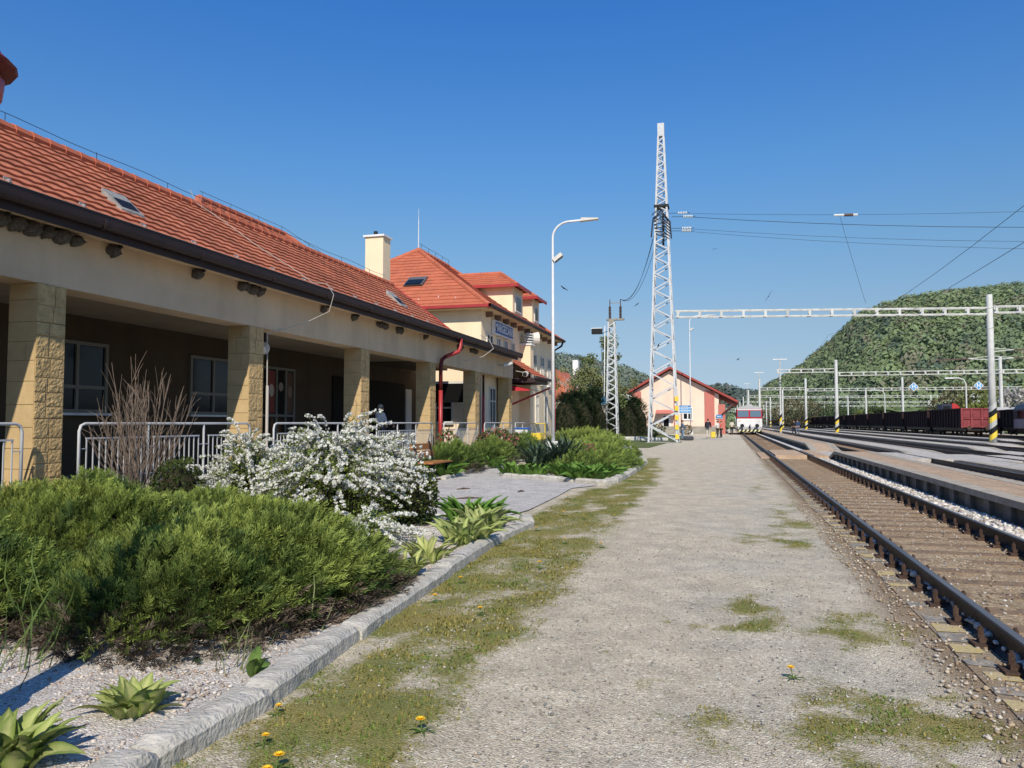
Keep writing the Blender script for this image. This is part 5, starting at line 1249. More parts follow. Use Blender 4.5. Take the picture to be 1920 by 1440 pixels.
for x, zc, lab in ((7.05, 5.95, 'first island platforms'), (11.8, 5.9, 'second grey island platform')):
    wire(((x, 20, zc), (x, 172, zc)), .008, 'contact wire over the track beside the '+lab, 'contact wires', n=6)
    for ya, yb in ((0, 59.9), (59.9, 120), (120, 172)): wire(((x, ya, zc+1.9), (x, yb, zc+1.9)), .008, 'messenger wire sagging between portals over the track beside the '+lab, 'messenger wires', sag=1.1)
wire(((8, 60, 16.55), (9.6, 60, 10.1)), .012, 'thin slanting wire hanging from the top power line to the first beam', 'thin wire', sag=.1)
t = thing('insulator', 'pale insulator in mid span on the top power line', 'insulator', (8.2, 60, 16.6))
MB().tube([(7.6, 60, 16.62), (9.2, 60, 16.55)], .08, 6).build('rod', mat('glass_insulator', (.65,.68,.66), .25), t); MB().tube([(8.3, 60, 16.59), (8.9, 60, 16.56)], .11, 8).build('disc', M['porcelain'], t)
# registration arms with insulators at the near striped mast
t = thing('registration_arm', 'white registration arms with dark insulators on the striped mast', 'catenary arm', (18.75, 64.45, 7)); b = MB()
for z, s in ((6.75, 1), (6.15, 1), (6.15, -1)): b.bar((18.75, 64.45, z), (18.75+s*1.5, 64.45, z+.12), .06); b.bar((18.75, 64.45, z+.3), (18.75+s*1.5, 64.45, z+.12), .04)
b.build('arm', M['whitepost'], t)
for z, s in ((6.75, 1), (6.15, 1), (6.15, -1)): MB().bar((18.75+s*1.5, 64.45, z+.12), (18.75+s*3.6, 64.45, z+.05), .09).build('insulator', M['porcelain'], t)
# H stop signs
def hsign(x, y, z, lab):
    t = thing('stop_sign', lab, 'sign', (x, y, z)); s = .62
    MB().prism([(x-s, z), (x, z-s), (x+s, z), (x, z+s)], 'y', y, y+.05).build('plate', M['white'], t); s = .52
    MB().prism([(x-s, z), (x, z-s), (x+s, z), (x, z+s)], 'y', y-.008, y-.002).build('face', M['skyblue'], t); text_mesh('H', .5, 'lettering', M['white'], t, (x, y-.014, z), (1,0,0), (0,0,1), bold=.02)
    MB().tube([(x, y+.1, z+s), (x, y+.1, 8.2)], .03, 5).build('hanger', M['wire'], t)
hsign(25.1, 119.6, 6.55, 'left blue diamond H sign hanging over the yard'); hsign(33.2, 119.6, 6.6, 'right blue diamond H sign hanging over the yard')
# yard lamp masts
def yard_lamp(x, y, h, lab):
    t = thing('street_lamp', lab, 'street lamp', (x, y, -.2), 'tall yard lamp masts'); MB().lathe(x, y, [(.16, -.2), (.09, h)], 8).build('pole', M['whitepost'], t); MB().box(x-1.0, x+1.0, y-.15, y+.15, h, h+.12).build('lamp_head', M['white'], t)
    stripes(t, x, y, .2, 6, .17, .5)
yard_lamp(7.5, 122, 10.9, 'tall thin lamp mast with T top, nearest of the yard lamps'); yard_lamp(6.6, 178, 12.4, 'tall thin lamp mast with T top, second in the yard row'); yard_lamp(5.9, 262, 14, 'tall thin lamp mast with T top, third in the yard row')
def curved_lamp(x, y, h, lab):
    t = thing('street_lamp', lab, 'street lamp', (x, y, -.2)); MB().tube([(x, y, -.2), (x, y, h-1), (x-.3, y, h-.3), (x-1, y, h), (x-1.8, y, h)], .12, 8).build('pole', M['whitepost'], t); MB().box(x-3.0, x-1.8, y-.2, y+.2, h-.08, h+.12).build('lamp_head', M['white'], t)
curved_lamp(36.5, 138, 8.6, 'curved white lamp post behind the right H sign'); curved_lamp(33, 185, 8.6, 'curved white lamp post left of the left H sign')

# ------------------------------------------------------------------ goods shed
SH = thing('goods_shed', 'pink gabled goods shed with red corner pilasters and red roof', 'shed', (-7, 110, 0)); gy = 105; gy2 = 135
PK = mat('shed_pink', (.80,.62,.50), .9, var=.06, vs=.6, grime=.08); RP = mat('shed_red', (.50,.17,.14), .85, var=.08, vs=1)
A, Bq, Cc = (-13.2, 5.3), (-7.4, 8.65), (1.25, 4.05)
def rooft(x): return np.interp(x, [A[0], Bq[0], Cc[0]], [A[1], Bq[1], Cc[1]])
MB().prism([(-12.4, 0), (-1.2, 0), (-1.2, rooft(-1.2)-.15), (Bq[0], Bq[1]-.15), (-12.4, rooft(-12.4)-.15)], 'y', gy, gy2).build('wall', PK, SH)
b = MB(); b.prism([A, Bq, (Bq[0], Bq[1]+.3), (A[0], A[1]+.3)], 'y', gy-.8, gy2); b.prism([Bq, Cc, (Cc[0], Cc[1]+.3), (Bq[0], Bq[1]+.3)], 'y', gy-.8, gy2); rf = b.build('roof', mat('shed_roof', (.33,.06,.05), .7, var=.15, vs=1), SH)
b = MB(); b.prism([(-8.6, 8.1), (-7.2, 8.95), (-4.0, 7.3), (-4.0, 7.0), (-8.6, 7.6)], 'y', gy+5, gy2-2); b.build('roof_monitor', mat('monitor_dark', (.10,.04,.04), .7), rf)
for x0, x1 in ((-12.55, -11.3), (-3.0, -1.75), (-1.25, -.4)): MB().box(x0, x1, gy-.14, gy-.003, 0, rooft((x0+x1)/2)-.35 if x1 < -.5 else 3.9).build('pilaster', RP, SH)
MB().box(-12.5, -1.1, gy-.22, gy-.145, 0, 1.0).build('plinth', M['concrete'], SH)
for x in (-.9, .2): pass
b = MB(); b.bar((-.8, gy-.3, 2.6), (.8, gy-.3, 4.0), .18); b.bar((-.8, gy+8, 2.6), (.8, gy+8, 4.0), .18); b.build('eave_bracket', mat('bracket_dark', (.10,.04,.03), .7), SH)
f = window(SH, 'y', gy-.004, -5.2+.0, 1.85, 1.3, 1.75, -1, 2, ((),), fr=.14, mf=M['white'])
b = MB(); b.box(-8.6, -7.4, gy-.05, gy-.004, .3, 2.6); d = b.build('door', M['white'], SH); MB().box(-8.35, -7.65, gy-.06, gy-.052, .6, 2.4).build('pane', M['glass'], d)
b = MB(); b.add([(-9.3, gy-.01, 3.2), (-6.7, gy-.01, 3.2), (-6.7, gy-1.5, 2.7), (-9.3, gy-1.5, 2.7)], [(0,1,2,3)]); b.build('door_canopy', RP, SH)
for x in (-11.0, -9.9): MB().box(x-.2, x+.2, gy-.04, gy-.004, 2.3, 2.75).build('vent', M['black'], SH)
MB().tube([(-6.9, gy-.1, 0), (-6.9, gy-.1, 7.2)], .07, 6).build('downpipe', RP, SH); MB().cyl(-7.0, gy, 8.6, 10.0, .05).build('antenna', M['wire'], SH)
def multi_sign(name, label, x0, x1, y, z, rows, h, col=None):
    t = thing(name, label, 'sign', ((x0+x1)/2, y, z))
    for k, txt in enumerate(rows):
        zz = z-k*(h+.06); p = MB().box(x0, x1, y-.04, y, zz, zz+h).build('sign_panel', M['skyblue'] if k else M['blue2'], t); 
        MB().box(x0-.03, x1+.03, y-.02, y+.02, zz-.06, zz-.002).build('border', M['white'], t)
        if txt: 
            for q in range(txt): L = (x1-x0-.3)/txt; MB().box(x0+.15+q*L, x0+.15+q*L+L*.7, y-.046, y-.041, zz+h*.35, zz+h*.62).build('text_line', M['white'], p)
    return t
M['blue2'] = mat('sign_mid_blue', (.06,.24,.52), .4, var=.05)
multi_sign('direction_sign', 'blue three line direction sign on the tower leg', TX+1.1, TX+1.95, TY+1.1, 2.68, (3, 4, 3), .15)
multi_sign('wall_sign', 'small blue sign on the right pilaster of the pink shed', -1.55, -.75, gy-.2, 2.1, (2,), .42)

# ------------------------------------------------------------------ red and white railcar
RC = thing('railcar', 'red and white railcar waiting on the near track beside the shed', 'train', (2.49, 100, .18)); X0 = 2.49; yf = 100.
WH = mat('railcar_white', (.72,.71,.70), .4, var=.06, vs=1, grime=.15); RD = mat('railcar_red', (.42,.02,.035), .35, var=.08); GY = mat('railcar_grey', (.40,.40,.41), .5)
def shell(y0, y1, za, zb, hw, m, nm, par): return MB().box(X0-hw, X0+hw, y0, y1, za, zb).build(nm, m, par, bevel=.05)
body = shell(yf, yf+14, .95, 2.0, 1.5, WH, 'body', RC); shell(yf-.01, yf+14, 2.003, 3.18, 1.505, RD, 'upper_body', RC)
MB().prism([(X0-1.5, 3.18), (X0+1.5, 3.18), (X0+1.25, 3.42), (X0+.6, 3.56), (X0-.6, 3.56), (X0-1.25, 3.42)], 'y', yf+.05, yf+14).build('roof', GY, RC)
MB().prism([(X0-.5, 3.5), (X0+.5, 3.5), (X0+.25, 3.8), (X0-.25, 3.8)], 'y', yf+.3, yf+1.2).build('roof_lamp', GY, RC)
MB().box(X0-1.42, X0+1.42, yf-.015, yf-.011, 3.05, 3.16).build('headboard', WH, RC)
for s in (-1, 1):
    MB().box(X0+s*.74-.64, X0+s*.74+.64, yf-.03, yf-.012, 2.2, 2.98).build('windscreen', mat('windscreen', (.10,.17,.24), .08, spec=.7), RC)
    MB().tube([(X0+s*1.15, yf-.03, 1.75), (X0+s*1.15, yf, 1.75)], .13, 12).build('headlight', M['frame'], RC)
    b = MB(); b.tube([(X0+s*.88, yf, 1.12), (X0+s*.88, yf-.45, 1.12)], .10, 10); b.tube([(X0+s*.88, yf-.45, 1.12), (X0+s*.88, yf-.52, 1.12)], .24, 12); b.build('buffer', M['black'], RC)
    MB().box(X0+s*1.53-.02, X0+s*1.53+.02, yf+.6, yf+13, 2.25, 2.95).build('side_window', M['glass'], RC)
    MB().box(X0+s*1.62-.08, X0+s*1.62+.08, yf-.05, yf+.1, 2.3, 2.75).build('mirror', M['black'], RC)
shell(yf-.02, yf+.3, .62, .96, 1.42, GY, 'front_apron', RC); MB().box(X0-1.35, X0+1.35, yf+.4, yf+13.6, .45, .95).build('underframe', M['black'], RC)
pl = MB().box(X0-1.4, X0+1.4, yf-.32, yf-.25, .38, .66).build('snow_plough', M['black'], RC); b = MB()
for k in range(6): x = X0-1.35+k*.46; b.add([(x, yf-.325, .40), (x+.2, yf-.325, .40), (x+.38, yf-.325, .64), (x+.16, yf-.325, .64)], [(0,1,2,3)])
b.build('warning_stripe', mat('pale_stripe', (.7,.66,.35), .5), pl)
b = MB(); b.bar((X0, yf-.3, 1.05), (X0, yf, 1.05), .12); b.tube([(X0+.05, yf-.2, 1.3), (X0+.1, yf-.3, .8), (X0, yf-.1, .7)], .05, 6); b.build('coupler', M['black'], RC)
for y in (yf+2.2, yf+11):
    for s in (-1, 1): MB().tube([(X0+s*.68, y, .18+.42), (X0+s*.80, y, .18+.42)], .42, 14).build('wheel', M['black'], RC)

# ------------------------------------------------------------------ open goods wagons
OX = mat('wagon_oxide', (.25,.05,.055), .75, var=.35, vs=1.2, grime=.4); WD = mat('wagon_brown', (.032,.017,.017), .9, var=.3, vs=.9, grime=.4)  # side colour near black, the sides' shade is painted in
def wagon(x, y, label, group, OX=OX):
    t = thing('freight_wagon', label, 'freight wagon', (x, y, 0), group); L = 13.6; z0, z1 = .95, 3.05; hw = 1.45
    b = MB(); b.box(x-hw, x+hw, y, y+L, z0, z0+.18); b.box(x-hw, x-hw+.08, y, y+L, z0+.18, z1); b.box(x+hw-.08, x+hw, y, y+L, z0+.18, z1); b.box(x-hw+.08, x+hw-.08, y+L-.08, y+L, z0+.18, z1); b.build('body', WD, t)
    b = MB()
    for k in range(12): yy = y+.25+k*(L-.6)/11; b.box(x-hw-.10, x-hw-.002, yy, yy+.14, z0, z1); b.box(x+hw+.002, x+hw+.10, yy, yy+.14, z0, z1)
    b.box(x-hw-.12, x-hw-.001, y, y+L, z1-.12, z1+.03); b.box(x+hw+.001, x+hw+.12, y, y+L, z1-.12, z1+.03); b.build('side_rib', WD, t)
    b = MB(); b.box(x-hw+.08, x+hw-.08, y, y+.08, z0+.18, z1)
    for xx in (-hw, -.5, .5, hw): b.box(x+xx-.09, x+xx+.09, y-.12, y-.002, z0, z1+.02)
    for zz in (z0+.05, z0+.95, z1-.12): b.box(x-hw, x+hw, y-.10, y-.004, zz, zz+.15)
    for xx, zz in ((-.97, 1.35), (.97, 1.35), (-.97, 2.3), (.97, 2.3), (0, 2.3)): b.box(x+xx-.34, x+xx+.34, y-.05, y-.003, zz-.22, zz+.28)
    b.build('end_wall', OX, t)
    MB().box(x-1.2, x+1.2, y+.1, y+L-.1, .62, .945).build('underframe', M['black'], t)
    for s in (-1, 1):
        b = MB(); b.tube([(x+s*.87, y, .95), (x+s*.87, y-.5, .95)], .08, 8); b.tube([(x+s*.87, y-.5, .95), (x+s*.87, y-.56, .95)], .22, 10); b.build('buffer', M['rust'], t)
    for yb in (y+2.2, y+L-2.2):
        b = MB(); b.box(x-1.0, x+1.0, yb-1.2, yb+1.2, .42, .60); g = b.build('bogie', M['rust'], t)
        b = MB()
        for q in (-.9, .9):
            for s in (-1, 1): b.tube([(x+s*.68, yb+q, .42), (x+s*.80, yb+q, .42)], .42, 12)
        b.build('wheel', M['black'], g)
    return t
w0 = wagon(25.8, 94, 'oxide red open wagon whose sunlit end closes the long wagon row', 'open wagons in the long row')
wd = wagon(25.8, 108.8, 'dark', 'open wagons in the long row', mat('wagon_end_dark', (.035,.018,.018), .9, var=.3))
for k in range(1, 30):
    c = wd if k == 1 else dup(wd, (25.8, 94+k*14.8, 0)); c['label'] = 'dark open wagon standing next behind the red ended wagon' if k == 1 else 'dark open wagon in the long unbroken row beyond the first two'
w1 = dup(wd, (34.2, 96, 0), 'dark wagon with pale stone load right of the red ended wagon'); w1['group'] = 'stone wagons in the second row'
LD = mat('pale_load', (.62,.60,.57), .95, c2=(.4,.38,.36), vs=1.5, bump=1, bs=5)
vs = []; fs = []; b = MB()
for i in range(24):
    for j in range(6):
        y = 96.15+13.3*i/23; x = 34.2-1.3+2.6*j/5; e = min(1, min(i, 23-i)/3, min(j, 5-j)/1.5+.25); vs.append((x, y, 3.0+.55*e*(.8+.5*fbm(x, y*.6, 4))))
for i in range(23):
    for j in range(5): a = i*6+j; fs.append((a, a+1, a+7, a+6))
b.add(vs, fs); ld = b.build('stone_load', LD, None, smooth=True); ld.parent = w1; 
for v in ld.data.vertices: v.co -= Vector((34.2, 96, 0))
for k in range(-3, 18):
    if k == 0: continue
    c = dup(w1, (34.2, 96+k*14.8, 0)); c['label'] = 'stone loaded wagon in the second row, behind the long open wagons' if k > 0 else 'stone loaded wagon half hidden by the passenger coach at the right edge'

# passenger coach at the right edge
pc = thing('passenger_coach', 'grey passenger coach with dark windows cut by the right edge', 'train', (30.1, 92, 0)); x = 30.1
CG = mat('coach_grey', (.30,.29,.31), .5, var=.15, vs=1, grime=.3); CD = mat('coach_dark', (.05,.045,.055), .45, var=.2, vs=1)
MB().box(x-1.42, x+1.42, 68, 92, .9, 1.9).build('lower_body', CG, pc, bevel=.05); MB().box(x-1.425, x+1.425, 68, 91.98, 1.903, 2.85).build('window_band', CD, pc)
MB().prism([(x-1.42, 2.853), (x+1.42, 2.853), (x+1.1, 3.35), (x+.5, 3.55), (x-.5, 3.55), (x-1.1, 3.35)], 'y', 68, 92).build('roof', CD, pc)
for k in range(9): MB().box(x-1.44, x-1.428, 68.9+k*2.55, 70.4+k*2.55, 2.0, 2.7).build('window', M['glass'], pc)
MB().box(x-1.2, x+1.2, 68.2, 91.8, .35, .9).build('underframe', M['black'], pc)
for y in (71, 73, 87, 89):
    for s in (-1, 1): MB().tube([(x+s*.7, y, .42), (x+s*.82, y, .42)], .42, 12).build('wheel', M['black'], pc)
# dark shunter behind the wagon row with a red cab
lo = thing('locomotive', 'dark blue locomotive with red cab roof showing above the wagons', 'locomotive', (37.2, 150, 0)); x = 37.2; y = 150
DB = mat('loco_blue', (.03,.035,.07), .5, var=.2); MB().box(x-1.45, x+1.45, y, y+13, .9, 3.0).build('body', DB, lo, bevel=.06)
MB().box(x-1.4, x+.2, y+.02, y+3.2, 3.0, 4.7).build('cab', DB, lo, bevel=.05); MB().prism([(x+.25, 3.02), (x+1.45, 3.02), (x+1.4, 4.2), (x+.9, 4.75), (x+.25, 4.85)], 'y', y+.05, y+5).build('hood', mat('loco_red', (.42,.03,.03), .5), lo)
MB().box(x-1.2, x, y-.01, y+.015, 3.7, 4.4).build('window', M['glass'], lo)
for s in (-1, 1):
    MB().tube([(x+s*1.0, y-.06, 3.3), (x+s*1.0, y+.01, 3.3)], .2, 10).build('headlight', M['white'], lo)
    for yy in (2, 4.5, 9, 11.5): MB().tube([(x+s*.68, y+yy, .45), (x+s*.82, y+yy, .45)], .45, 12).build('wheel', M['black'], lo)
MB().box(x-1.2, x+1.2, y+.2, y+12.8, .45, .9).build('underframe', M['black'], lo)
# ------------------------------------------------------------------ hills and woods
def interp_hill(az, prof): xs = [p[0] for p in prof]; return [np.interp(az, xs, [p[k] for p in prof]) for k in range(1, len(prof[0]))]
CAMY, SY, CY = 0, 0, 0
def hill(name, prof, seed, forest_label, n, crown, cols, rough=.05, conifers=0, meadow=True, blob=54):
    """prof rows: bearing in radians right of the tracks, base distance, ridge distance, ridge height"""
    na, nr = 90, 26; a0, a1 = prof[0][0], prof[-1][0]; V = []; F = []
    def pt(az, t):
        b, r, h = interp_hill(az, prof); d = b+(r-b)*t; z = h*(sin(t*pi/2)**1.15 if t <= 1 else 1-(t-1)*.5)-.4
        z *= 1+rough*fbm(az*9, t*3, seed); return d*sin(az), d*cos(az), z
    for j in range(nr+1):
        for i in range(na+1): V.append(pt(a0+(a1-a0)*i/na, 1.25*j/nr))
    for j in range(nr):
        for i in range(na): a = j*(na+1)+i; F.append((a, a+1, a+na+2, a+na+1))
    structure(np_mesh(name, V, np.array(F), mat('hill_soil', (.14,.18,.085), .95, c2=(.16,.18,.10), vs=.03), smooth=True))
    # tree crowns: clusters of small leaf faces around each tree top
    tmplV = []; tmplF = []
    for k in range(blob):
        u = unit(1)[0]; u[2] = abs(u[2])*1.15-.25; p = u*(.6+.4*random.random()); q1 = np.cross(u, [0, 0, 1.01]); q1 /= np.linalg.norm(q1); q2 = np.cross(u, q1); s = R(.11, .20); o = len(tmplV)
        tmplV += [p+q1*s, p+q2*s, p-q1*s*R(.7,1), p-q2*s]; tmplF.append((o, o+1, o+2, o+3))
    TV = np.array(tmplV)[:, [0, 2, 1]]*np.array([1, 1, 1]); TF = np.array(tmplF)
    P = []; S = []; C = []; 
    while len(P) < n:
        az = R(a0, a1); t = random.random()**.62*1.06; x, y, z = pt(az, t)
        if t < .05: continue
        cl = fbm(x*.012, y*.012, seed+3, 4); s = crown*R(.55, 1.5)
        P.append((x, y, z+s*.35)); S.append((s, s*R(1.0, 1.4), s))
        k = min(1, max(0, .5+2.2*cl+R(-.3, .3))); c = np.array(cols[0])*(1-k)+np.array(cols[1])*k
        if R(0, 1) < .16: c = np.array(cols[2])
        if R(0, 1) < .10 or cl < -.22: c = np.array(cols[3])*R(.8, 1.2)
        C.append(c*R(.75, 1.2))
    P = np.array(P); n = len(P); a = rng.uniform(0, 2*pi, n)
    V, F = inst(TV, TF, P, np.tile([0, 0, 1.], (n, 1)), np.array(S), U=np.stack([np.cos(a), np.sin(a), np.zeros(n)], 1))
    sh = np.clip(.84+.24*TV[:, 1], .7, 1.12)  # crown tops painted lighter, undersides darker, as light would fall
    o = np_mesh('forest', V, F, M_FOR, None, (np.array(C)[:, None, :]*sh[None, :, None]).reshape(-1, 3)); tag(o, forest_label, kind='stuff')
    if conifers:
        P = []; S = []
        for _ in range(conifers):
            az = R(*CON); x, y, z = pt(az, R(.93, 1.03)); P.append((x, y, z)); S.append(R(9, 16))
        cv = []; cf = []
        for k in range(60):
            t = random.random(); an = R(0, 2*pi); r = .24*(1-t)+.01; p = np.array([cos(an)*r, t, sin(an)*r]); d = np.array([cos(an), -.35, sin(an)]); w = np.array([-sin(an), 0, cos(an)]); o = len(cv); s = .10*(1.15-t); cv += [p-d*s*.6, p+w*s*.6, p+d*s, p-w*s*.6]; cf.append((o, o+1, o+2, o+3))
        P = np.array(P); V, F = inst(np.array(cv), np.array(cf), P, np.tile([0, 0, 1.], (len(P), 1)), np.array(S), U=np.tile([1., 0, 0], (len(P), 1)))
        tag(np_mesh('forest', V, F, M_FOR, None, np.tile([[.035, .06, .04]], (len(V), 1))), 'dark spruces along the steep shoulder of the right hill', kind='stuff')
M_FOR = mat('forest_leaf', (.1,.2,.05), .9, attr='Col', trans=.4, spec=.05)
nn = M_FOR.node_tree.nodes; ll = M_FOR.node_tree.links        # leafy crowns scatter light softly: bend the shading normal towards the sky
g1 = nn.new('ShaderNodeNewGeometry'); v1 = nn.new('ShaderNodeVectorMath'); v1.operation = 'MULTIPLY_ADD'; v1.inputs[1].default_value = (.5, .5, .5); v1.inputs[2].default_value = (.05, -.35, .55); ll.new(g1.outputs['Normal'], v1.inputs[0])
v2 = nn.new('ShaderNodeVectorMath'); v2.operation = 'NORMALIZE'; ll.new(v1.outputs[0], v2.inputs[0]); ll.new(v2.outputs[0], nn['Principled BSDF'].inputs['Normal'])
CON = (.135, .185)
def az(px): return math.atan((px-960)/1450)-YAW
def prof(rows): return [(az(px), b, r, (792-y)/1450*r*cos(math.atan((px-960)/1450))*1.0/1.0+1.53-crown_) for px, y, b, r in rows]
crown_ = 9
GR = [(.19,.255,.16), (.265,.345,.175), (.275,.28,.195), (.13,.185,.145)]  # greens paled and blued, distance haze mixed into the colours
# the big wooded hill on the right
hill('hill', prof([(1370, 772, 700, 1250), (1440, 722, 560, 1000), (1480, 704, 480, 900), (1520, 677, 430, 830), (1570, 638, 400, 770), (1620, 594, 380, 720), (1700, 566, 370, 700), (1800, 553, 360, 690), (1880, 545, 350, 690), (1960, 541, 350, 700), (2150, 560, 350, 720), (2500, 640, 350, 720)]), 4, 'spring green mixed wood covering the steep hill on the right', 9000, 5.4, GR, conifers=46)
HZ = [(.17,.225,.185), (.21,.265,.195), (.23,.25,.205), (.15,.20,.185)]  # left ridge haze put into its leaf colours
crown_ = 7
hill('hill', prof([(880, 690, 700, 1100), (1000, 676, 650, 1050), (1060, 678, 640, 1050), (1120, 690, 640, 1050), (1180, 704, 660, 1100), (1215, 720, 700, 1150), (1260, 748, 760, 1200), (1300, 770, 800, 1250)]), 11, 'hazy wooded ridge behind the goods shed on the left', 3200, 9, HZ)
hill('hill', prof([(1270, 752, 1500, 2300), (1345, 742, 1500, 2300), (1370, 746, 1500, 2300), (1400, 752, 1500, 2300), (1460, 760, 1500, 2300)]), 17, 'distant hazy ridge closing the valley above the railcar', 1100, 20, [(.13,.17,.15), (.16,.20,.16), (.17,.18,.17), (.11,.15,.14)])  # farthest ridge greyed by haze painted into its palette

# ------------------------------------------------------------------ nearer trees and bushes
def tree(label, c, h, r, n, leaf, c0, c1, crown0=.25, cat='tree', name='tree', group=None, trunk=.12, gaps=.5, tm=None):
    t = thing(name, label, cat, c, group); b = MB(); tips = []
    top = Vector((c[0]+R(-.2,.2), c[1], c[2]+h*.92)); b.tube([c, (c[0]+R(-.1,.1), c[1], c[2]+h*.45), top], [trunk, trunk*.6, trunk*.12], 7)
    for k in range(16):
        z = c[2]+h*R(crown0, .85); a = R(0, 2*pi); rr = r*R(.5, 1)*(1-.5*abs((z-c[2])/h-.5)); p0 = Vector((c[0], c[1], z)); p2 = p0+Vector((cos(a)*rr, sin(a)*rr, rr*R(.2,.7))); b.tube([p0, p0.lerp(p2, .5)+Vector((0,0,.1)), p2], [trunk*.4, trunk*.25, trunk*.08], 5); tips.append(p2); tips.append(p0.lerp(p2, .6))
    b.build('trunk', tm or M['bark'], t, fix=False); tips.append(top)
    P = []; 
    cl = [(Vector(random.choice(tips))+Vector((R(-1,1), R(-1,1), R(-1,1)))*r*.18, r*R(.16, .36)) for _ in range(46)]
    for i in range(n):
        p, s = random.choice(cl); u = unit(1)[0]*(random.random()**.5); P.append((p.x+u[0]*s, p.y+u[1]*s, p.z+u[2]*s*.9))
    P = np.array(P); D = unit(n); V, F = inst(LFV, LFF, P, D, leaf*rng.uniform(.6, 1.4, n), U=unit(n))
    k = np.clip(.35+.5*(P[:, 2]-c[2])/h+rng.normal(size=n)*.25, 0, 1)[:, None]; np_mesh('crown', V, F, M['leaf'], t, rep(np.array(c0)*(1-k)+np.array(c1)*k, 6)); return t
WB = mat('birch_bark', (.55,.54,.5), .9, c2=(.1,.09,.08), vs=3, stretch=(1,1,4))
tree('tall slender birch behind the conifer hedge', (-13.2, 84, 0), 11.6, 2.3, 3600, .20, (.10,.14,.05), (.20,.23,.09), tm=WB, trunk=.14, name='birch_tree')
for i, (px, Y, h, r, lab) in enumerate(((1062, 80, 7.2, 2.6, 'pale spring birch beside the house corner'), (1098, 82, 7.6, 2.6, 'birch of loose pale foliage under the tall birch'), (1125, 88, 7.0, 2.6, 'loose pale green birch left of the lattice mast'), (1172, 95, 6.2, 2.4, 'pale spring tree between lattice mast and pink shed'))):
    tree(lab, (Y*math.tan(az(px)), Y, 0), h, r, 3000, .20, (.14,.17,.06), (.27,.28,.12), tm=WB, trunk=.1, name='birch_tree', crown0=.15)
# dark clipped conifer hedge: single bushes
def conifer(label, c, h, r, n, s):
    t = thing('conifer', label, 'conifer', c, 'dark conifers in the hedge'); P = []; D = []
    for i in range(n):
        q = random.random()**.8; a = R(0, 2*pi); k = r*(1-q**2.6)*(.8+.2*random.random())*(1+.25*fbm(cos(a)*2+c[0], q*4, sin(a)*2)); P.append((c[0]+cos(a)*k, c[1]+sin(a)*k, c[2]+h*q)); D.append((cos(a), sin(a), .5))
    V, F = inst(FR, FRF, np.array(P), np.array(D)+rng.normal(size=(n, 3))*.25, s*rng.uniform(.6, 1.3, n)); k = rng.random((n, 1)); np_mesh('crown', V, F, M['leaf'], t, rep(np.array([.018,.036,.016])*(1-k)+np.array([.05,.085,.032])*k, len(FR)))
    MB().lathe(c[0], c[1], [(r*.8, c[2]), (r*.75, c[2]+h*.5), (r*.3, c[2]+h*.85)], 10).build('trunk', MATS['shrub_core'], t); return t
c0 = conifer('dark', (0, 0, 0), 3.7, 1.55, 520, .62)
HP = [1052, 1078, 1104, 1130, 1168, 1186]
for i, px in enumerate(HP):
    Y = 62+2.2*i if i < 4 else 78+4*i*.5; p = (Y*math.tan(az(px))+.3, Y, 0); lab = 'dark green hedge conifer, %s' % ('nearest to the house corner', 'second from the house corner', 'third from the house corner', 'last one left of the lattice mast', 'first one right of the lattice mast', 'beside the pink shed wall')[i]
    if i == 0: c0.location = p; c0['label'] = lab
    else: dup(c0, p, lab, rz=R(0, 6), scale=(1.05, 1.05, 1.0+.06*(i % 3)))
# shrubs in front of the shed
for px, Y, h, lab, cc in ((1212, 96, 1.9, 'orange brown shrub at the left foot of the pink shed', (.25,.14,.05)), (1232, 92, 1.4, 'dark green shrub before the shed door', (.06,.09,.03)), (1222, 80, .8, 'low dark shrub on the lawn left of the tower', (.05,.08,.03)), (1286, 98, 1.2, 'small yellowish shrub under the shed window', (.22,.17,.07)), (1352, 112, 1.3, 'yellow green shrub right of the shed corner', (.2,.2,.05))):
    leafball('garden_shrub', lab, (Y*math.tan(az(px)), Y, h/2), (h*.6, h*.6, h/2), 420, .16, tuple(.5*v for v in cc), cc, core=False, lump=.25)
# trees and bushes beyond the yard, below the hill
YB = [(1500, 250, 9, 'brown'), (1480, 262, 8, 'brown'), (1528, 300, 9, 'dark'), (1560, 310, 8, 'dark'), (1640, 300, 7, 'dark'), (1785, 190, 7.5, 'brown'), (1822, 178, 9.5, 'brown'), (1850, 182, 9, 'light'), (1800, 200, 6, 'light'), (1838, 150, 4.5, 'light'), (1868, 165, 6, 'light'), (1905, 150, 6.5, 'blossom'), (1935, 150, 7, 'blossom'), (1960, 170, 9, 'light'), (1745, 260, 6, 'dark'), (1620, 320, 6, 'light'), (1690, 330, 7, 'dark'), (1440, 420, 8, 'brown'), (1590, 330, 7, 'dark')]
PAL = dict(brown=((.085,.075,.04), (.17,.15,.075)), dark=((.04,.065,.03), (.09,.125,.045)), light=((.10,.13,.035), (.21,.24,.06)), blossom=((.26,.24,.21), (.52,.49,.46)))
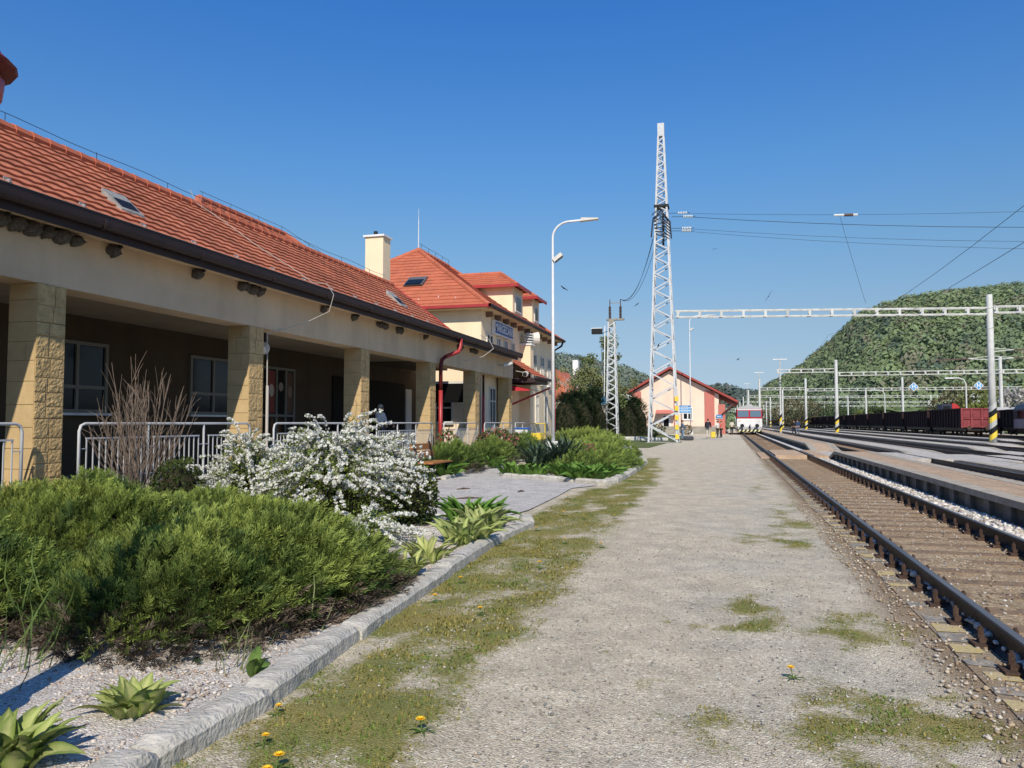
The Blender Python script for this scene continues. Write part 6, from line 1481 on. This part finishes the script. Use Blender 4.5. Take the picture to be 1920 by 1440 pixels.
for i, (px, Y, h, kd) in enumerate(YB):
    d = {'brown': 'brownish budding tree', 'dark': 'dark green tree', 'light': 'light yellow green bush', 'blossom': 'pale blossoming tree'}[kd]
    side = 'left of second portal mast' if px < 1560 else 'under the H signs' if px < 1780 else 'left of the striped mast' if px < 1866 else 'right of the striped mast'
    lf = leafball('broadleaf_tree', '%s below the hill, %s, %s such there' % (d, side, ('first', 'second', 'third', 'fourth', 'fifth')[sum(1 for q in YB[:i] if q[3] == kd and ((q[0] < 1560) == (px < 1560)) and ((q[0] < 1780) == (px < 1780)) and ((q[0] < 1866) == (px < 1866)))]),
        (Y*math.tan(az(px)), Y, h*.55), (h*.62, h*.62, h*.48), 1100, .55, *PAL[kd], lump=.3, freq=2.5, core=False, part='crown', trunk=.4, cat='tree')
# low bank and farm slope under the hill
structure(np_mesh('bank', [(38, 118, -.3), (220, 150, -.3), (300, 330, 7.5), (60, 330, 6.5), (70, 520, 12), (420, 520, 14)], np.array([(0, 1, 2, 3), (3, 2, 5, 4)]), M_FIELD))
# small red roofed house behind the birches
hs_ = thing('house', 'small white house with red roof half hidden behind the birches', 'house', (-19.5, 96, 0)); MB().box(-24, -17.5, 94, 102, 0, 4.6).build('wall', M['wall_pale'], hs_); rr_ = MB().prism([(-24.6, 4.5), (-16.9, 4.5), (-20.8, 8.2)], 'y', 93.5, 102.5).build('roof', M['tile2'], hs_); MB().box(-18.9, -18.2, 96, 97, 5.5, 9.4).build('chimney', M['white'], rr_)
f = MB().box(-22, -20.6, 93.9, 93.99, 1.5, 3.2).build('window', M['glass'], hs_)
wh = thing('house', 'long low white building between the lattice mast and the pink shed', 'house', (-17, 150, 0)); x_ = 150*math.tan(az(1195)); MB().box(x_-6, x_+6, 150, 160, 0, 7.2).build('wall', M['white'], wh); MB().box(x_-6.3, x_+6.3, 149.7, 160, 7.202, 7.7).build('roof', M['dullmetal'], wh); MB().box(x_-5, x_+5, 149.93, 149.99, 3.5, 5).build('window', M['glass'], wh)

# ------------------------------------------------------------------ swallows
BM = mat('bird_black', (.012,.013,.018), .6)
def bird(c, span, rz, bank, label):
    t = thing('swallow', label, 'bird', c, 'swallows in the air', rz); b = MB(); s = span/2
    def bend(x): return .10*s*sin(abs(x)/s*pi)+bank*x
    vs = []; fs = []
    b.tube([(0, s*.38, 0), (0, s*.28, .0), (0, 0, -.01), (0, -s*.32, 0)], [s*.02, s*.085, s*.10, s*.03], 8)
    for q in (-1, 1):
        o = len(b.v); W_ = ((.05, .20, -.14), (.40, .30, -.02), (.75, .10, -.10), (1.0, -.22, -.24))
        for u, f_, k_ in W_:
            for yy in (f_, k_): 
                for dz in (.006, -.006): b.v.append((q*u*s, yy*s, bend(q*u*s)+dz))
        for k in range(3):
            a = o+k*4; n_ = a+4
            b.f += [(a, n_, n_+2, a+2), (a+1, a+3, n_+3, n_+1), (a, a+1, n_+1, n_), (a+2, n_+2, n_+3, a+3)]
        b.add([(q*.01, -s*.25, 0), (q*s*.10, -s*.3, 0), (q*s*.20, -s*.72, 0)], [(0, 1, 2)])
    for i, p in enumerate(b.v): b.v[i] = (p[0]+c[0], p[1]+c[1], p[2]+c[2])
    b.build('body', BM, t, fix=False, smooth=True); return t
bird((-5.68, 27.3, 6.39), .34, .9, -.45, 'swallow just right of the tall lamp post, the largest bird'); bird((-5.61, 50, 9.14), .42, -.6, .5, 'swallow between the lattice mast top and the tower'); bird((2.34, 47, 8.85), .42, .3, 1.6, 'swallow flying right above the first portal beam')
bird((-8.14, 59.8, 6.49), .5, .2, 1.4, 'swallow close beside the lattice mast, at half its height'); bird((.78, 62.3, 6.41), .5, 1.2, .4, 'swallow above the right slope of the pink shed'); bird((-1.0, 71.7, 17.2), .5, .1, .1, 'tiny swallow high up below the power lines'); bird((-4.28, 50.5, 6.49), .45, 2.0, -.5, 'swallow in front of the lattice tower')

# ------------------------------------------------------------------ people
def skin_body(name, joints, edges, m, parent, sub=1):
    """joints: {key: (x, y, z, r)}; one continuous skinned surface"""
    ks = list(joints); me = bpy.data.meshes.new(name); me.from_pydata([joints[k][:3] for k in ks], [(ks.index(a), ks.index(c)) for a, c in edges], [])
    o = bpy.data.objects.new(name, me); COL.objects.link(o); sk = o.modifiers.new('s', 'SKIN'); sk.use_smooth_shade = True
    for i, k in enumerate(ks): me.skin_vertices[0].data[i].radius = (joints[k][3], joints[k][3] if len(joints[k]) < 5 else joints[k][4]); me.skin_vertices[0].data[i].use_root = i == 0
    if sub: s = o.modifiers.new('u', 'SUBSURF'); s.levels = sub; s.render_levels = sub
    dg = bpy.context.evaluated_depsgraph_get(); dg.update(); m2 = bpy.data.meshes.new_from_object(o.evaluated_get(dg)); bpy.data.objects.remove(o); m2.name = name; m2.materials.clear(); m2.materials.append(m)
    for v in m2.polygons: v.use_smooth = True
    q = bpy.data.objects.new(name, m2); COL.objects.link(q); q.parent = parent; return q
def person(label, loc, rz, h=1.72, top=(.3,.3,.3), legs=(.05,.06,.1), hair=(.05,.03,.02), stride=.12, arm=(0., 0.), elbow=.1, shorts=False, sleeves=True, name='person', shoes=(.03,.03,.03)):
    """facing local +Y"""
    t = thing(name, label, 'person', loc, None, rz); k = h/1.72; J = {}
    def add(n, x, y, z, r, r2=None): J[n] = (x*k, y*k, z*k, r*k) if r2 is None else (x*k, y*k, z*k, r*k, r2*k)
    add('pelvis', 0, 0, .95, .135, .10); add('waist', 0, 0, 1.10, .125, .095); add('chest', 0, 0, 1.30, .155, .105); add('neckb', 0, 0, 1.45, .075); add('neck', 0, .01, 1.50, .052); add('head', 0, .025, 1.61, .082, .098); add('crown', 0, .015, 1.69, .06)
    E_ = [('pelvis','waist'), ('waist','chest'), ('chest','neckb'), ('neckb','neck'), ('neck','head'), ('head','crown')]
    for s, n in ((-1, 'l'), (1, 'r')):
        st = stride*s; sw = arm[0 if s < 0 else 1]
        add(n+'hip', s*.095, 0, .88, .10); add(n+'knee', s*.10, st*.6+.03, .48, .062); add(n+'ank', s*.10, st*1.1-.02, .09, .042); add(n+'toe', s*.11, st*1.1+.14, .035, .035)
        add(n+'sho', s*.185, 0, 1.40, .062); add(n+'elb', s*.235, sw*.5-.02, 1.12+abs(sw)*.05, .043); add(n+'wri', s*.225, sw*.5+elbow+sw*.3, .88+elbow*.9+abs(sw)*.1, .030); add(n+'palm', s*.215, sw*.5+elbow*1.15+sw*.38, .81+elbow*.95+abs(sw)*.12, .030, .018)
        E_ += [('pelvis', n+'hip'), (n+'hip', n+'knee'), (n+'knee', n+'ank'), (n+'ank', n+'toe'), ('chest', n+'sho'), (n+'sho', n+'elb'), (n+'elb', n+'wri'), (n+'wri', n+'palm')]
        p = J[n+'palm']
        for q in range(4): add(n+'f%d' % q, p[0]/k+s*.004, p[1]/k+.018*(q-1.5), p[2]/k-.055+.006*abs(q-1.5), .0095); add(n+'g%d' % q, p[0]/k-s*.010, p[1]/k+.018*(q-1.5)+.005, p[2]/k-.095+.010*abs(q-1.5), .008); E_ += [(n+'palm', n+'f%d' % q), (n+'f%d' % q, n+'g%d' % q)]
        add(n+'t', p[0]/k-s*.01, p[1]/k+.045, p[2]/k-.02, .010); add(n+'t2', p[0]/k-s*.015, p[1]/k+.055, p[2]/k-.05, .009); E_ += [(n+'palm', n+'t'), (n+'t', n+'t2')]
    body = skin_body('body', J, E_, M['skin'], t)
    def sub(names, grow, pairs): return {n: tuple([*J[n][:3]]+[r+grow*k for r in J[n][3:]]) for n in names}
    def cm(c): return mat('cloth_%02d_%02d_%02d' % tuple(int(v*99) for v in c), c, .85, var=.2, vs=9, bump=.2, bs=60)
    tp = ['waist', 'chest', 'neckb', 'pelvis']; te = [('waist','pelvis'), ('waist','chest'), ('chest','neckb')]
    for n in 'lr':
        tp += [n+'sho', n+'elb']+([n+'wri'] if sleeves else []); te += [('chest', n+'sho'), (n+'sho', n+'elb')]+([(n+'elb', n+'wri')] if sleeves else [])
    skin_body('jacket' if sleeves else 'shirt', sub(tp, .016, te), te, cm(top), t)
    lp = ['pelvis']; le = []
    for n in 'lr':
        q = [n+'hip', n+'knee']+([] if shorts else [n+'ank']); lp += q; le += [('pelvis', q[0])]+list(zip(q[:-1], q[1:]))
    skin_body('trousers', sub(lp, .014, le), le, cm(legs), t)
    for n in 'lr': skin_body('shoe', sub([n+'ank', n+'toe'], .014, []), [(n+'ank', n+'toe')], cm(shoes), t)
    MB_ = MB(); c = J['head']; MB_.ball((c[0], c[1]-.022*k, c[2]+.03*k), .098*k, .105*k, .10*k, 12, 8)
    hd = MB_; off = Vector(loc); hd.v = [(p[0]+off.x, p[1]+off.y, p[2]+off.z) for p in hd.v]; hd.build('hair', cm(hair), t, smooth=True)
    f = MB(); y = c[1]+.10*k; f.ball((0, y+.005, c[2]-.012*k), .012*k, .018*k, .02*k, 6, 5)
    for s in (-1, 1): f.ball((s*.032*k, y-.008, c[2]+.008*k), .012*k, .008*k, .007*k, 6, 4); f.ball((s*.086*k, c[1], c[2]-.005*k), .012*k, .02*k, .03*k, 6, 5)
    f.v = [(p[0]+off.x, p[1]+off.y, p[2]+off.z) for p in f.v]; f.build('face', M['skin'], t, smooth=True); return t
def G(px, Y): return (Y*math.tan(az(px)), Y, .008)
ph = math.radians
p1 = G(1279, 67.5); person('person in denim jacket and light jeans standing beside the tower leg', p1, ph(-75), 1.72, (.10,.16,.25), (.20,.28,.38), (.16,.07,.035), stride=.03, arm=(.2,.2), elbow=.22)
p2 = G(1327, 75.5); person('person in black jacket and pale shorts with backpack, walking away', p2, ph(8), 1.86, (.012,.012,.016), (.55,.50,.42), (.12,.06,.035), stride=.10)
p3 = G(1345, 78.5); person('person in white shirt and dark olive trousers beside the yellow bag', p3, ph(60), 1.70, (.72,.70,.66), (.06,.055,.035), (.12,.05,.03), stride=.04, arm=(.3,.3), elbow=.25)
p4 = G(1351.5, 79.5); person('person in salmon red jacket and dark trousers, rightmost of the shed group', p4, ph(80), 1.68, (.58,.14,.11), (.02,.022,.03), (.25,.11,.05), stride=.08)
p5 = G(1371.5, 97); person('person in pale top and black trousers at the left side of the railcar', p5, ph(10), 1.78, (.55,.52,.42), (.02,.02,.022), (.05,.03,.02), stride=.08, sleeves=False)
p6 = (8.9+.35, 96.5, .13); p6 = (96.5*math.tan(az(1488)), 96.5, .03); person('person in dark navy coat walking on the island platform, left of the pair', p6, ph(150), 1.78, (.012,.014,.03), (.02,.022,.035), (.03,.025,.02), stride=.12)
p7 = (98*math.tan(az(1494.5)), 98, .03); person('person in blue jacket and grey trousers on the island platform, right of the pair', p7, ph(160), 1.86, (.03,.06,.14), (.15,.17,.21), (.03,.025,.02), stride=.10)
p8 = (-10.4, 22.0, .5); person('person with sunglasses and light top standing in the shaded porch', p8, ph(-100), 1.58, (.62,.55,.52), (.1,.09,.09), (.45,.40,.33), stride=.02, arm=(.2,.2), elbow=.2)
g_ = thing('sunglasses', 'dark sunglasses worn by the person in the porch', 'sunglasses', (p8[0]+.13, p8[1], p8[2]+1.484)); b = MB(); c_ = Vector((p8[0], p8[1], p8[2]+1.484))
d_ = Vector((cos(ph(-100)+pi/2), sin(ph(-100)+pi/2), 0)); e_ = Vector((-d_.y, d_.x, 0))
for s in (-1, 1): b.tube([c_+d_*.112+e_*(s*.035), c_+d_*.122+e_*(s*.035)], .026, 10)
b.build('lens', M['black'], g_); b = MB(); b.bar(c_+d_*.118+e_*-.02, c_+d_*.118+e_*.02, .008)
for s in (-1, 1): b.bar(c_+d_*.115+e_*(s*.062), c_-d_*.01+e_*(s*.088), .007)
b.build('frame', M['black'], g_)
def bag(name, label, cat, c, sz, m, handle=True, rz=0):
    t = thing(name, label, cat, c); MB().box(c[0]-sz[0]/2, c[0]+sz[0]/2, c[1]-sz[1]/2, c[1]+sz[1]/2, c[2]+.03, c[2]+sz[2]).build('body', m, t, bevel=min(sz)*.2)
    if handle: b = MB(); z = c[2]+sz[2]; b.tube([(c[0]-sz[0]*.2, c[1], z-.02), (c[0]-sz[0]*.15, c[1], z+.09), (c[0]+sz[0]*.15, c[1], z+.09), (c[0]+sz[0]*.2, c[1], z-.02)], .015, 6); b.build('handle', M['black'], t)
    return t
bag('suitcase', 'dark suitcase lying on the platform beside the person in denim', 'suitcase', (p1[0]+.55, p1[1]-1.2, 0), (.85, .35, .38), mat('case_dark', (.05,.055,.065), .5))
bag('shopping_bag', 'yellow shopping bag on the ground between the standing travellers', 'bag', (p3[0]-.42, p3[1]-.2, 0), (.45, .3, .62), M['yellow'])
q = bag('backpack', 'black backpack with pale patch on the person in black jacket', 'backpack', (p2[0]-.02, p2[1]-.30, 1.0), (.34, .2, .52), mat('pack', (.02,.022,.035), .7), False)
